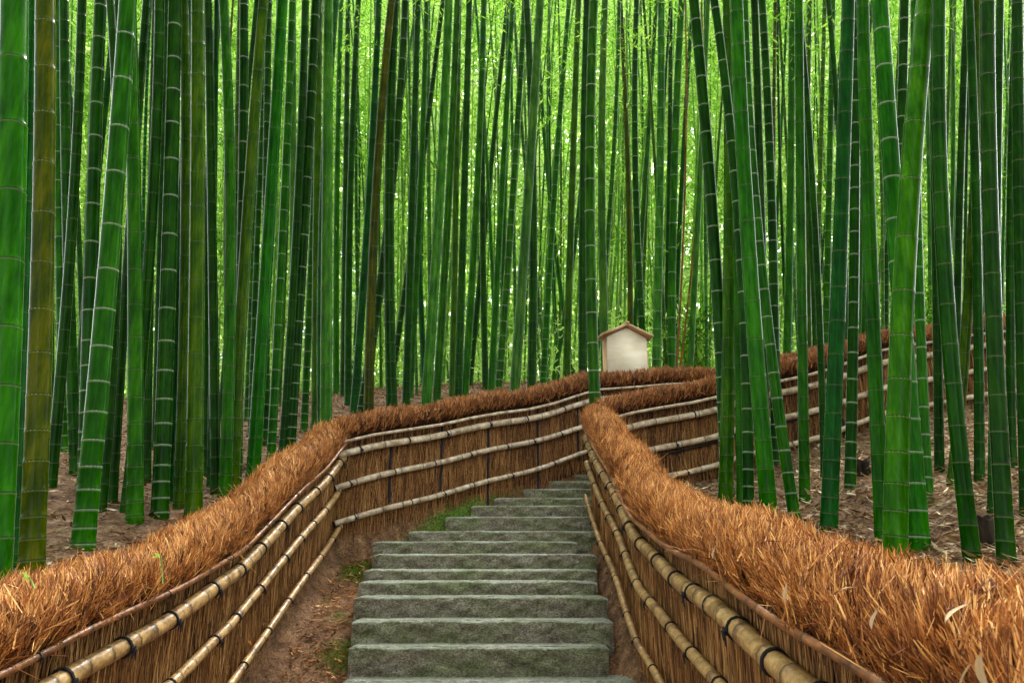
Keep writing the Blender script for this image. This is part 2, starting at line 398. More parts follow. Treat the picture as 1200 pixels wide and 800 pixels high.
# ------------------------------------------------------------------ stone steps
def stone_material():
    m, nt, nd, lk, bs = new_mat("mossy_stone")
    tc = N(nd, "ShaderNodeTexCoord"); ge = N(nd, "ShaderNodeNewGeometry"); oi = N(nd, "ShaderNodeObjectInfo")
    ad = N(nd, "ShaderNodeVectorMath", operation='ADD'); lk.new(ge.outputs['Position'], ad.inputs[0]); ob = ad.outputs[0]
    cm = N(nd, "ShaderNodeCombineXYZ"); lk.new(mathn(nd, lk, 'MULTIPLY', oi.outputs['Random'], 7.0), cm.inputs[0]); lk.new(cm.outputs[0], ad.inputs[1])
    n1 = noise(nd, lk, 1, 9, .78, ob, (8, 8, 20)); n2 = noise(nd, lk, 1, 8, .85, ob, (70, 70, 130)); vo = N(nd, 'ShaderNodeTexVoronoi', feature='DISTANCE_TO_EDGE'); mpv = N(nd, 'ShaderNodeMapping'); mpv.inputs['Scale'].default_value = (9, 9, 22); lk.new(ob, mpv.inputs['Vector']); lk.new(mpv.outputs[0], vo.inputs['Vector']); n3 = noise(nd, lk, 1, 6, .65, ob, (3.2, 3.2, 9))
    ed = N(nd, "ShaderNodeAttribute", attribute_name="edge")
    crk = mathn(nd, lk, 'MULTIPLY', mathn(nd, lk, 'SUBTRACT', 1.0, mathn(nd, lk, 'MULTIPLY', vo.outputs['Distance'], 14.0, True), True), mathn(nd, lk, 'GREATER_THAN', n1, .5))
    f = mathn(nd, lk, 'SUBTRACT', mathn(nd, lk, 'ADD', mathn(nd, lk, 'MULTIPLY', n1, .42), mathn(nd, lk, 'MULTIPLY', n2, .58)), mathn(nd, lk, 'MULTIPLY', crk, .08))
    r1 = ramp(nd, [(.38, (.022, .017, .010)), (.44, (.13, .105, .070)), (.50, (.31, .26, .185)), (.56, (.66, .60, .49))]); lk.new(f, r1.inputs[0])
    mm = mathn(nd, lk, 'ADD', n3, mathn(nd, lk, 'MULTIPLY', ed.outputs['Fac'], .13))
    r2 = ramp(nd, [(.47, (0, 0, 0)), (.62, (1, 1, 1))]); lk.new(mathn(nd, lk, 'ADD', mathn(nd, lk, 'MULTIPLY', mm, .75), mathn(nd, lk, 'MULTIPLY', n2, .28)), r2.inputs[0])
    r3 = ramp(nd, [(.37, (.018, .026, .007)), (.47, (.15, .18, .055)), (.57, (.46, .52, .25))]); lk.new(f, r3.inputs[0])
    col = mix(nd, lk, mathn(nd, lk, 'MULTIPLY', r2.outputs[0], .78), r1.outputs[0], r3.outputs[0])
    # tread tops lightened; arrises carry a bright edge highlight as painted colour
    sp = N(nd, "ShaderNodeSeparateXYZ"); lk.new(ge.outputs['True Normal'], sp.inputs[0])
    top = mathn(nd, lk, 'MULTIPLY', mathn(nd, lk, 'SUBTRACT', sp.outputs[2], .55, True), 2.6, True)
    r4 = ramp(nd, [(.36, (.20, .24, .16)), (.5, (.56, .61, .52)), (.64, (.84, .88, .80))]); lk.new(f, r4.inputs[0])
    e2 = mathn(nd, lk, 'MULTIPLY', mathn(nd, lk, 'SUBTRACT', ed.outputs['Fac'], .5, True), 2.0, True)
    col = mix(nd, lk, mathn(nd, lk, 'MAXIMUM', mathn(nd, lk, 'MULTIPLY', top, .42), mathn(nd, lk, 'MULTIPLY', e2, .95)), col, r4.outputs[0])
    lk.new(col, bs.inputs['Base Color']); bs.inputs['Roughness'].default_value = .72
    bump(nd, lk, f, 1.0, .05, bs)
    return m
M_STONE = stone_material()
def build_steps():
    st = bpy.data.objects.new("stone_stairs", None); COL.objects.link(st)
    tag(st, "mossy grey stone steps climbing between the two brushwood fences", "stairs", None, "structure")
    for k, (py, xl, xr, Y) in enumerate(STEP):
        a = at(xl, py, Y); b = at(xr, py, Y)
        x0, x1, z = a[0], b[0] + (.045 if k < 7 else 0), a[2]
        if k >= 8: x1 += .12                       # right ends run in behind the corner of the fence
        zl = SZ[k - 1] if k else z - .14
        nxt = SY[k + 1] if k < 15 else Y + .3
        h = z - zl + .10; d = nxt - Y + .06
        nx, nd_, nh = 120, 7, 12
        # cross-section (y,z): back top -> front top edge -> down the face
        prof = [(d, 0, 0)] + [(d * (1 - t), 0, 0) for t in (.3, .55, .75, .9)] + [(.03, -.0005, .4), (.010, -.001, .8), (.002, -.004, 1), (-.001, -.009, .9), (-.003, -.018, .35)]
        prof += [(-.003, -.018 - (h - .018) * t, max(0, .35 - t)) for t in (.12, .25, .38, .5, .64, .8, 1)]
        prof = np.array(prof); m = len(prof)
        X = np.linspace(x0, x1, nx)
        V = np.zeros((nx, m, 3)); E = np.zeros((nx, m))
        ph = rng.uniform(0, 40)
        for i, x in enumerate(X):
            s = np.sin(x * 5 + ph) * .35 + np.sin(x * 11.3 + ph * 2) * .25 + np.sin(x * 23 + ph * 3) * .15
            rough = .0085 * (np.sin(x * 19 + ph + prof[:, 1] * 60) + np.sin(x * 37 + ph * 1.7 - prof[:, 1] * 95) * .7) + rng.normal(0, .0055, m)
            dep = np.clip(-prof[:, 1] / .04, 0, 1)
            endf = .016 * (max(0, 1 - (x - x0) / .05) ** 2 + max(0, 1 - (x1 - x) / .05) ** 2)
            V[i, :, 0] = x + rng.normal(0, .001, m)
            V[i, :, 1] = Y + prof[:, 0] + s * .006 + rough * dep + endf
            V[i, :, 2] = z + prof[:, 1] + s * .0025 + rng.normal(0, .0015, m) * (1 - dep) - endf * .6
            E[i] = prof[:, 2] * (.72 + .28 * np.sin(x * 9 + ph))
        i = np.arange(nx - 1)[:, None] * m; j = np.arange(m - 1)[None, :]
        Q = np.stack([i + j, i + j + 1, i + m + j + 1, i + m + j], -1).reshape(-1, 4)
        VV = V.reshape(-1, 3); EE = E.ravel()
        # end caps
        c0, c1 = len(VV), len(VV) + 1
        VV = np.vstack([VV, [x0, Y + d, z - h], [x1, Y + d, z - h]]); EE = np.r_[EE, 0, 0]
        jj = np.arange(m - 1)
        T = np.vstack([np.stack([jj, np.full(m - 1, c0), jj + 1], -1)[:, ::-1][:, [1, 0, 2]], np.stack([(nx - 1) * m + jj, np.full(m - 1, c1), (nx - 1) * m + jj + 1], -1)[:, [1, 0, 2]]])
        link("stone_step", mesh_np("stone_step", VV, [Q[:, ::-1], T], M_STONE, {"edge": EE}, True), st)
build_steps()

# ------------------------------------------------------------------ fences
def sample_line(line, step=.05, smooth=5):
    p = np.asarray(line, float); d = np.r_[0, np.cumsum(np.linalg.norm(np.diff(p[:, :2], axis=0), axis=1))]
    n = int(d[-1] / step) + 1; s = np.linspace(0, d[-1], n)
    q = np.stack([np.interp(s, d, p[:, k]) for k in range(3)], -1)
    for _ in range(smooth):
        q[1:-1] = (q[:-2] + q[1:-1] * 2 + q[2:]) / 4
    return s, q
def frames(q, side):
    T = unit(np.gradient(q, axis=0)); Th = T.copy(); Th[:, 2] = 0; Th = unit(Th)
    Nn = np.stack([Th[:, 1], -Th[:, 0], np.zeros(len(q))], -1) * side      # side=+1: right of travel
    return T, Nn

def brush_strands(s, q, T, Nn, H, HC, dens_fn, mat, parent, wfac=1.0, name="brush_strands"):
    L = s[-1]; ds = s[1] - s[0]
    dens = np.array([dens_fn(p) for p in q]); cum = np.cumsum(dens) * ds; n = int(cum[-1])
    u = rng.uniform(0, cum[-1], n); si = np.interp(u, cum, s)
    def I(a): return np.stack([np.interp(si, s, a[:, k]) for k in range(3)], -1)
    P, t, nn = I(q), unit(I(T)), unit(I(Nn))
    z = np.array([0, 0, 1.0])
    tabs = rng.normal(0, 1, 512).clip(-1.6, 1.6)
    lump = (np.sin(si * 5.1) * .4 + np.sin(si * 11.7 + 1) * .35 + np.sin(si * 23) * .25)
    th = np.radians(rng.uniform(-24, 215, n))
    sh = 1 + .10 * lump + .07 * tabs[(np.floor(si / .05).astype(int) * 17 + np.floor(np.degrees(th) / 25).astype(int)) % 512]
    out = nn * np.cos(th)[:, None] + z * np.sin(th)[:, None]
    a, b = .145, .118
    base = P + z * (H - HC) + nn * (a * np.cos(th) * sh)[:, None] + z * (b * np.sin(th) * sh)[:, None]
    tan = -nn * np.sin(th)[:, None] * np.sign(np.cos(th))[:, None] + z * np.abs(np.cos(th))[:, None]
    nj = rng.normal(size=(n, 3))
    cell = (np.floor(si / .022).astype(int) * 31 + np.floor(np.degrees(th) / 16).astype(int)) % 4096
    tab = rng.normal(size=(4096, 3)); tabt = rng.normal(0, .13, 4096)
    D = unit(tan * .62 + out * .48 + t * (.16 + .15 * lump)[:, None] + z * .48 + nj * .27 + tab[cell] * .20)
    ln = (.024 + .05 * rng.random(n) ** 1.4 + .03 * (rng.random(n) < .12)) * (1 + .25 * lump)
    root = base - D * (ln * .45)[:, None] - out * rng.uniform(.0, .02, n)[:, None]
    # a few stray, longer and cross-lying stalks, mostly on the lower path side
    st = (rng.random(n) < .05) & (np.sin(th) < .55)
    D[st] = unit(D[st] + t[st] * -.9 + rng.normal(size=(st.sum(), 3)) * .6); ln[st] *= 1.9
    Wd = unit(np.cross(D, out + rng.normal(size=(n, 3)) * .45))
    wd = rng.uniform(.0019, .0044, n) * wfac
    patch = .5 + .5 * np.sin(si * 3.3 + np.cos(th) * 2) * np.sin(si * 1.9 + 2)
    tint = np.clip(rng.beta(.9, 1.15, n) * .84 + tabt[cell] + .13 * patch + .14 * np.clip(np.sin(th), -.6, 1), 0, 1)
    wd = np.where(rng.random(n) < .04, wd * 1.7, wd)
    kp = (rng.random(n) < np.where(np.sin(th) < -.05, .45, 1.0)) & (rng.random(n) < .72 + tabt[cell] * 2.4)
    root, D, Wd, ln, wd, tint = root[kp], D[kp], Wd[kp], ln[kp], wd[kp], tint[kp]; n = int(kp.sum())
    V, Q, A = ribbons(root, D, Wd, ln, wd, rng.normal(0, .004, (n, 3)) - z * .002, tint)
    o = link(name, mesh_np(name, V, Q, mat, {"tint": A}), parent, kind='stuff')
    # dark core that the stalks are rooted in
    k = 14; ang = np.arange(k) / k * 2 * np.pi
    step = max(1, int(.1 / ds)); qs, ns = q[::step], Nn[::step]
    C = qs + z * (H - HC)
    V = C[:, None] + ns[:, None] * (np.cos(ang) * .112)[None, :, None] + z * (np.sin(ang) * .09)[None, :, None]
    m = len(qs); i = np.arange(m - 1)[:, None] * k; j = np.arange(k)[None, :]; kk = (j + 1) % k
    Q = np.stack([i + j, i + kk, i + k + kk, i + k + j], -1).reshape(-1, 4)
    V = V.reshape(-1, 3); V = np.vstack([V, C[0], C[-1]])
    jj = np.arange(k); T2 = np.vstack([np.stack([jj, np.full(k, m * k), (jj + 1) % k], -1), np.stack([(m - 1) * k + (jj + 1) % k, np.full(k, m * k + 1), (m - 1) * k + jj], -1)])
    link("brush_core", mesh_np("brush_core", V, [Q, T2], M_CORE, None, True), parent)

def twig_panel(s, q, T, Nn, H, dens_fn, parent, faces=(1,)):
    ds = s[1] - s[0]; z = np.array([0, 0, 1.0])
    Vs, Qs, As = [], [], []; off = 0
    for sd_ in faces:
        dens = np.array([dens_fn(p) for p in q]); cum = np.cumsum(dens) * ds; n = int(cum[-1])
        si = np.interp(rng.uniform(0, cum[-1], n), cum, s)
        def I(a): return np.stack([np.interp(si, s, a[:, k]) for k in range(3)], -1)
        P, t, nn = I(q), unit(I(T)), unit(I(Nn)) * sd_
        lay = rng.uniform(0, 1, n)
        ln = rng.uniform(.09, .38, n); z0 = rng.uniform(-.12, 1, n) * (H - .17 - ln)
        root = P + nn * (.055 + .022 * lay)[:, None] + z * z0[:, None]
        D = unit(z[None] + t * rng.normal(0, .13, n)[:, None] + nn * rng.normal(0, .02, n)[:, None])
        stray = rng.random(n) < .04
        D[stray] = unit(D[stray] + t[stray] * rng.normal(0, .35, stray.sum())[:, None] + nn[stray] * .06); ln[stray] *= .5
        Wd = unit(np.cross(D, nn + t * rng.normal(0, .5, n)[:, None]))
        wd = rng.uniform(.0018, .0050, n)
        tint = np.clip(rng.beta(1.2, 1.7, n) * .9 + .08 * lay + .1 * np.sin(si * 2.7) * np.sin(si * 7.1), 0, 1)
        # low ridged section: a roof of two quads, so twigs catch light on their sides
        mid = nn * (wd * .5)[:, None]; w = Wd * (wd * .5)[:, None]
        tip = root + D * ln[:, None] + t * rng.normal(0, .006, n)[:, None]; md = root + D * (ln * .5)[:, None] + t * rng.normal(0, .004, n)[:, None]
        V = np.stack([root - w, root + mid, root + w, md - w, md + mid, md + w, tip - w * .6, tip + mid * .6, tip + w * .6], 1).reshape(-1, 3)
        b = np.arange(n)[:, None] * 9 + off
        Q = np.stack([b + [0, 1, 4, 3], b + [1, 2, 5, 4], b + [3, 4, 7, 6], b + [4, 5, 8, 7]], 1).reshape(-1, 4)
        Vs.append(V); Qs.append(Q); As.append(np.repeat(tint, 9)); off += len(V)
    link("twigs", mesh_np("twigs", np.vstack(Vs), np.vstack(Qs), M_TWIG, {"tint": np.concatenate(As)}), parent, kind='stuff')
    # dense dark backing
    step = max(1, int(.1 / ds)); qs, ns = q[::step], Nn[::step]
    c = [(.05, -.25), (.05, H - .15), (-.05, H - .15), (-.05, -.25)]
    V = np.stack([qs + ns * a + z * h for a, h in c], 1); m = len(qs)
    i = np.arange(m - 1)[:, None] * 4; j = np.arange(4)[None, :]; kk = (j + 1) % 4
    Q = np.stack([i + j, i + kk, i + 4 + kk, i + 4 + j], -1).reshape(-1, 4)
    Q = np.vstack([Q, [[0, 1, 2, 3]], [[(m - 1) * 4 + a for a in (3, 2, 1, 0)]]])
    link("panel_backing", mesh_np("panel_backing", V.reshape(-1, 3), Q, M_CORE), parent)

def tie_mesh(knot):
    """unit-radius cord wound round a pole lying along +X"""
    bm_v, bm_f, off = [], [], 0
    th = np.linspace(0, 2 * np.pi * (2.2 if knot else 1.6), 34)
    P = np.stack([np.linspace(-.16, .16, len(th)), np.cos(th) * 1.1, np.sin(th) * 1.1], -1)
    V, fs = tube_arrays(P, np.full(len(P), .13), 5); bm_v.append(V); bm_f += [f + off for f in fs]; off += len(V)
    if knot:
        for sgn, dz in ((1, -1.5), (-1, -1.15)):
            P = np.array([(0, -1.15, -.1), (.12 * sgn, -1.5, -.25), (.3 * sgn, -1.35, -.75), (.42 * sgn, -1.3, dz)])
            V, fs = tube_arrays(P, np.array([.15, .13, .11, .07]), 5); bm_v.append(V); bm_f += [f + off for f in fs]; off += len(V)
        a = np.linspace(0, 2 * np.pi, 12)
        P = np.stack([np.cos(a) * .3, -1.25 - .1 * np.sin(a), np.sin(a) * .3 - .2], -1)
        V, fs = tube_arrays(P, np.full(12, .14), 5, False); bm_v.append(V); bm_f += [f + off for f in fs]; off += len(V)
    return mesh_np("tie", np.vstack(bm_v), bm_f, M_CORD, None, True)
TIE_K, TIE_P = tie_mesh(True), tie_mesh(False)

def rail(s, q, T, Nn, h, r, off, mat, parent, gap=.2, ties=.4, sag=.012, s0=None, s1=None, tie_rng=None):
    s0 = s[0] if s0 is None else s0; s1 = s[-1] if s1 is None else s1
    # node positions
    nodes = [s0]
    while nodes[-1] < s1: nodes.append(nodes[-1] + gap * rng.uniform(.8, 1.2))
    ss = []
    for a, b in zip(nodes[:-1], nodes[1:]):
        ss += [a, a + .006, a + .02, (a + b) / 2, b - .012]
    ss = np.array([x for x in ss if x <= s1]); nodes = np.array(nodes)
    dist = np.min(np.abs(ss[:, None] - nodes[None, :]), axis=1)
    def I(a, x): return np.stack([np.interp(x, s, a[:, k]) for k in range(3)], -1)
    ph = rng.uniform(0, 6)
    def pos(x):
        w = np.sin(x * 1.7 + ph) * sag + np.sin(x * 4.3 + ph) * sag * .4
        return I(q, x) + unit(I(Nn, x)) * (off + .2 * w)[:, None] + np.array([0, 0, 1.0]) * (h + w)[:, None]
    P = pos(ss)
    R = r * (1 - .04 * np.sin(ss * 2 + ph)) * np.where(dist < .003, 1.14, np.where(dist < .011, .99, 1.0))
    o = tube("rail", P, R, mat, 10, parent, {"band": dist})
    if ties:
        x = s0 + rng.uniform(.1, .3); x_end = s1 - .05
        while x < x_end:
            if tie_rng is None or tie_rng[0] <= x <= tie_rng[1]:
                xa = np.array([x - .02, x, x + .02]); p = pos(xa); t = unit((p[2] - p[0])[None])[0]; nn = unit(I(Nn, xa[1:2]))[0]
                Xx = t; Yy = -nn - (-nn @ Xx) * Xx; Yy /= np.linalg.norm(Yy); Zz = np.cross(Xx, Yy)
                if Zz[2] < 0: Xx, Zz = -Xx, -Zz
                M = np.eye(4); M[:3, 0] = Xx * r; M[:3, 1] = Yy * r; M[:3, 2] = Zz * r; M[:3, 3] = p[1]
                k = rng.random() < .6
                tie = bpy.data.objects.new("tie", TIE_K if k else TIE_P); COL.objects.link(tie); tie.parent = o
                tie.matrix_local = Matrix(M.tolist())
            x += ties * rng.uniform(.75, 1.3)
    return o

def post(s, q, Nn, x, h0, h1, off, r, parent):
    p = np.array([np.interp(x, s, q[:, k]) for k in range(3)]); nn = np.array([np.interp(x, s, Nn[:, k]) for k in range(3)])
    zz = np.linspace(h0, h1, 6); P = p + nn * off + np.array([0, 0, 1.0]) * zz[:, None]
    P[:, :2] += rng.normal(0, .003, (6, 2))
    tube("post", P, r, M_CORD, 7, parent)

H = 1.0
def fence(line, side, label, near, group="brushwood fences along the path", name="brushwood_fence", faces=(1,), rails=None, bd=None, pd=None, mat=M_STRAW, posts=()):
    s, q = sample_line(line)
    q[:, 2] += .012 * np.sin(s * 2.3) + .008 * np.sin(s * 5.1); q[:, 0] += .008 * np.sin(s * 3.1)
    T, Nn = frames(q, side)
    o = bpy.data.objects.new(name, None); COL.objects.link(o)
    b0 = q[0].copy(); tag(o, label, "fence", group)
    brush_strands(s, q, T, Nn, H, .147 if near else .135, bd, mat, o, wfac=1.0 if near else 1.7)
    twig_panel(s, q, T, Nn, H, pd, o, faces)
    for (h, r, m_, gap, ties, rg, sg) in rails:
        rail(s, q, T, Nn, h, r, (.128 if h > .7 else .085 if h > .3 else .11) + r, m_, o, gap, ties, sg, rg[0] if rg else None, rg[1] if rg else None)
    for x, h0, h1 in posts:
        post(s, q, Nn, x, h0, h1, .085, .011, o)
    return s, q, T, Nn, o
def near_dens(a, b):
    return lambda p: b + (a - b) * math.exp(-max(0, (math.hypot(p[0], p[1]) - 1.2)) / 3.0)

iL = 5
left_line = LINE_L[:iL]; left2 = LINE_L[iL - 1:10]
right_line = LINE_R[:8]; right2 = LINE_R[7:]
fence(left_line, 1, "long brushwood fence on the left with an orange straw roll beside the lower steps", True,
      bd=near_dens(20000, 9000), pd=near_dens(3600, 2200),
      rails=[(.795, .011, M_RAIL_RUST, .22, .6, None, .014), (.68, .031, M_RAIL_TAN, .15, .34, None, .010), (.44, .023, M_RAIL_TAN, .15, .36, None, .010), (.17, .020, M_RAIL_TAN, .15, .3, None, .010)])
fence(left2, 1, "brushwood fence with pale rails behind the stairs, running from left bend past notice board", False,
      bd=lambda p: 6500, pd=lambda p: 2000, mat=M_STRAW_FAR,
      rails=[(.775, .013, M_RAIL_GREY, .6, 0, None, .008), (.68, .029, M_RAIL_GREY, .2, .40, None, .006), (.44, .025, M_RAIL_GREY, .2, .40, None, .006), (.17, .022, M_RAIL_GREY, .2, .40, None, .006)],
      posts=[(.5, .2, .68), (1.02, .2, .76), (1.55, -.1, .7), (2.15, -.1, .76), (2.7, .1, .76)])
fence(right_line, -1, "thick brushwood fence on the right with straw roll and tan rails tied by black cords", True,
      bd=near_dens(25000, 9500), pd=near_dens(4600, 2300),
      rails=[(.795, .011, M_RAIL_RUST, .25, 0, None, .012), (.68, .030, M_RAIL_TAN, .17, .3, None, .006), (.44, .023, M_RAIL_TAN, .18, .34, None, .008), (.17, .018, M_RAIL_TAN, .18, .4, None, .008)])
fence(right2, 1, "dark brushwood fence crossing the slope behind the right-hand bamboo with pale rails", False,
      bd=lambda p: 6500, pd=lambda p: 1500, mat=M_STRAW_FAR, faces=(1, -1),
      rails=[(.775, .014, M_RAIL_GREY, .6, 0, None, .010), (.66, .030, M_RAIL_GREY, .24, .55, None, .006), (.42, .028, M_RAIL_GREY, .24, .55, None, .006), (.38, .008, M_CORD, .4, 0, (.1, 2.6), .014), (.17, .025, M_RAIL_GREY, .24, .55, None, .006)],
      posts=[(1.2, -.1, .76), (2.4, -.1, .76), (3.6, -.1, .76), (4.8, -.1, .76)])

# ------------------------------------------------------------------ notice board
def build_board():
    Y = 9.05
    root = bpy.data.objects.new("notice_board", None); COL.objects.link(root)
    zc = at(733, 416, Y); gz = g1(zc[0], Y)
    root.location = (zc[0], Y, gz); root.rotation_euler = (0, 0, math.radians(9))
    tag(root, "small cream wooden notice board with a gabled roof behind the fence at the stair top", "notice board")
    ztop = at(733, 397, Y)[2] - gz; zb = ztop - .66; hw = .245
    wood = simple("pale_board_wood", [(.3, (.78, .63, .49)), (.55, (.88, .75, .62)), (.75, (.92, .83, .73))], (3, 3, 14), .6, bumpd=.002)
    wood2 = simple("roof_wood", [(.3, (.38, .21, .10)), (.6, (.66, .44, .25)), (.8, (.80, .60, .40))], (14, 14, 3), .6, bumpd=.003)
    # the board is a five-sided panel reaching up into the gable
    prof = [(-hw, zb), (hw, zb), (hw, ztop), (0, ztop + .12), (-hw, ztop)]
    V = np.array([(x, y, z) for y in (-.075, -.04) for x, z in prof])
    fs = [np.array([[0, 1, 2, 3, 4]]), np.array([[9, 8, 7, 6, 5]]), np.array([[i, i + 5, (i + 1) % 5 + 5, (i + 1) % 5] for i in range(5)])]
    link("board", mesh_np("board", V, fs, wood), root)
    for sx in (-1, 1):
        V, Q = box_arrays(sx * hw - .03, sx * hw + .024, -.037, .045, -.2, ztop + .0)
        link("post", mesh_np("post", V, Q, wood2), root)
    for sx in (-1, 1):
        # sloping roof plank
        a = np.array([0, ztop + .155]); b = np.array([sx * .32, ztop + .012]); d = (b - a) / np.linalg.norm(b - a); n = np.array([-d[1], d[0]]) * sx * .014
        if n[1] < 0: n = -n
        pts = [a - n, b - n, b + n, a + n]
        V = np.array([(p[0], y, p[1]) for y in (-.13, .13) for p in pts])
        Q = np.array([[0, 1, 2, 3], [7, 6, 5, 4], [0, 4, 5, 1], [1, 5, 6, 2], [2, 6, 7, 3], [3, 7, 4, 0]])
        link("roof_plank", mesh_np("roof_plank", V, Q, wood2), root)
    V, Q = box_arrays(-.02, .02, -.14, .14, ztop + .160, ztop + .185)
    link("ridge_cap", mesh_np("ridge_cap", V, Q, wood2), root)
    V, Q = box_arrays(-hw - .05, hw + .05, -.035, .035, zb - .05, zb - .002)
    link("cross_bar", mesh_np("cross_bar", V, Q, wood2), root)
build_board()

# ------------------------------------------------------------------ bamboo
TONE = {  # object colour, word
    'bright': ((.013, .105, .0006), 'bright green'), 'green': ((.014, .084, .0006), 'mid green'), 'dark': ((.0065, .044, .0004), 'dark green'),
    'teal': ((.004, .060, .006), 'blue-green'), 'olive': ((.030, .078, .001), 'olive'), 'brown': ((.042, .052, .0005), 'brownish olive'),
    'light': ((.032, .115, .014), 'pale green'), 'yellow': ((.024, .105, .0005), 'yellow-green'), 'emerald': ((.009, .095, .001), 'emerald'),
    'pale': ((.085, .20, .022), 'pale yellowish'),  # paleness from light on distant culms, put into their colour
    'rust': ((.22, .09, .03), 'rust-brown dead')}
# x at y=0, x at y=300, base x, base y, width at mid, tone, node style (w white, d dark, g gold)
CULMS = [
 (17, 10, -8, 680, 34, 'bright', 'd'), (37, 28, 13, 665, 14, 'teal', 'd'), (53, 50, 37, 660, 25, 'brown', 'g'), (75, 80, 89, 556, 12.5, 'dark', 'd'),
 (96, 82, 59, 572, 12, 'dark', 'd'), (118, 107, 100, 575, 16, 'dark', 'w'), (150, 128, 97, 641, 23, 'green', 'w'), (152, 158, 158, 612, 17, 'green', 'd'),
 (129, 137, 118, 600, 11, 'dark', 'd'), (172, 150, 131, 590, 11, 'dark', 'd'), (187, 175, 148, 600, 13, 'dark', 'd'), (205, 198, 187, 606, 18, 'dark', 'w'),
 (221, 211, 197, 590, 10.5, 'teal', 'd'), (232, 231, 227, 594, 18, 'olive', 'd'), (216, 217, 210, 595, 12.5, 'olive', 'd'), (244, 249, 253, 580, 11, 'dark', 'd'),
 (254, 250, 246, 570, 7, 'teal', 'd'), (262, 270, 263, 583, 13.5, 'green', 'd'), (286, 283, 276, 570, 12, 'dark', 'w'), (309, 287, 272, 577, 14, 'olive', 'd'),
 (331, 313, 296, 564, 15, 'emerald', 'd'), (343, 330, 317, 546, 10, 'green', 'w'), (370, 354, 339, 531, 13, 'dark', 'w'), (358, 346, 331, 541, 11, 'dark', 'd'),
 (376, 365, 356, 506, 8.5, 'green', 'w'), (385, 383, 382, 493, 14, 'light', 'd'), (374, 371, 370, 493, 10.5, 'olive', 'd'), (400, 394, 394, 476, 7.5, 'green', 'd'),
 (408, 404, 402, 480, 8, 'dark', 'd'), (420, 409, 408, 480, 8.5, 'dark', 'd'), (444, 428, 415, 478, 9.5, 'teal', 'd'), (459, 437, 432, 476, 11.5, 'brown', 'd'),
 (475, 450, 424, 478, 10.5, 'dark', 'w'), (463, 456, 459, 472, 13, 'dark', 'd'), (490, 481, 476, 468, 9.5, 'dark', 'd'), (519, 480, 455, 472, 7, 'dark', 'w'),
 (500, 489, 480, 466, 8, 'green', 'd'), (486, 491, 498, 458, 7, 'teal', 'd'), (526, 511, 500, 463, 12, 'light', 'd'), (536, 522, 512, 460, 9.5, 'green', 'd'),
 (550, 542, 537, 458, 9.5, 'dark', 'd'), (538, 533, 530, 459, 8, 'olive', 'd'), (567, 555, 545, 454, 9, 'green', 'd'), (568, 566, 569, 451, 7.5, 'dark', 'd'),
 (595, 565, 550, 454, 7, 'dark', 'd'), (601, 584, 576, 450, 8, 'green', 'd'), (615, 596, 585, 448, 8.5, 'green', 'w'), (633, 614, 604, 444, 12, 'light', 'd'),
 (617, 625, 623, 443, 10.5, 'dark', 'd'), (667, 645, 637, 441, 7.5, 'green', 'w'), (630, 652, 672, 440, 5.5, 'green', 'd'), (678, 668, 664, 438, 9, 'olive', 'd'),
 (690, 672, 650, 439, 6, 'green', 'd'), (696, 692, 697, 466, 13.5, 'green', 'w'), (709, 706, 710, 440, 10, 'light', 'd'), (688, 683, 683, 437, 10.5, 'dark', 'd'),
 (727, 738, 739, 436, 7, 'brown', 'd'), (746, 748, 756, 433, 8.5, 'dark', 'w'), (769, 750, 740, 431, 6.5, 'green', 'd'), (775, 772, 769, 432, 10.5, 'light', 'w'),
 (786, 783, 780, 431, 7, 'dark', 'd'), (799, 788, 787, 431, 10, 'green', 'w'), (812, 795, 790, 430, 6.5, 'dark', 'd'), (822, 812, 797, 430, 2.6, 'rust', 'd'),
 (803, 800, 793, 430, 2.6, 'rust', 'd'), (813, 838, 853, 588, 14.5, 'dark', 'w'), (853, 855, 850, 588, 15.5, 'olive', 'g'), (863, 878, 902, 609, 18.5, 'bright', 'd'),
 (837, 868, 877, 607, 12, 'dark', 'w'), (884, 893, 897, 565, 10.5, 'dark', 'd'), (893, 906, 909, 545, 11, 'dark', 'w'), (872, 891, 932, 611, 12.5, 'green', 'w'),
 (928, 925, 922, 430, 9.5, 'green', 'd'), (936, 939, 943, 586, 11.5, 'green', 'd'), (936, 957, 966, 560, 8, 'dark', 'd'), (976, 970, 967, 432, 8, 'green', 'w'),
 (994, 984, 971, 622, 18, 'teal', 'd'), (1002, 1001, 996, 573, 12, 'dark', 'w'), (1011, 1020, 1035, 634, 16.5, 'green', 'd'), (1031, 1052, 1078, 645, 21, 'bright', 'w'),
 (1085, 1061, 1049, 640, 25, 'yellow', 'g'), (1060, 1052, 1042, 575, 12, 'dark', 'w'), (1100, 1106, 1140, 659, 17.5, 'dark', 'd'), (1092, 1097, 1101, 553, 10, 'dark', 'd'),
 (1072, 1076, 1088, 592, 11, 'green', 'w'), (1146, 1138, 1116, 567, 11.5, 'olive', 'd'), (1133, 1123, 1119, 556, 9, 'dark', 'd'), (1136, 1145, 1148, 562, 10.5, 'dark', 'd'),
 (1157, 1162, 1180, 665, 18, 'dark', 'd'), (1191, 1184, 1186, 546, 9.5, 'dark', 'd'), (1192, 1196, 1204, 605, 14, 'dark', 'd'), (1172, 1167, 1163, 600, 10, 'dark', 'd'),
 (858, 863, 868, 594, 8.5, 'green', 'd'), (949, 946, 948, 430, 8, 'olive', 'd'), (1150, 1154, 1156, 470, 9, 'dark', 'd')]
# culms whose foot is seen, so the ground fixes their distance
FOOT = {(943, 586), (996, 573), (1101, 553), (1116, 567), (1148, 562), (1186, 546), (1163, 600), (1140, 659), (1180, 665)}

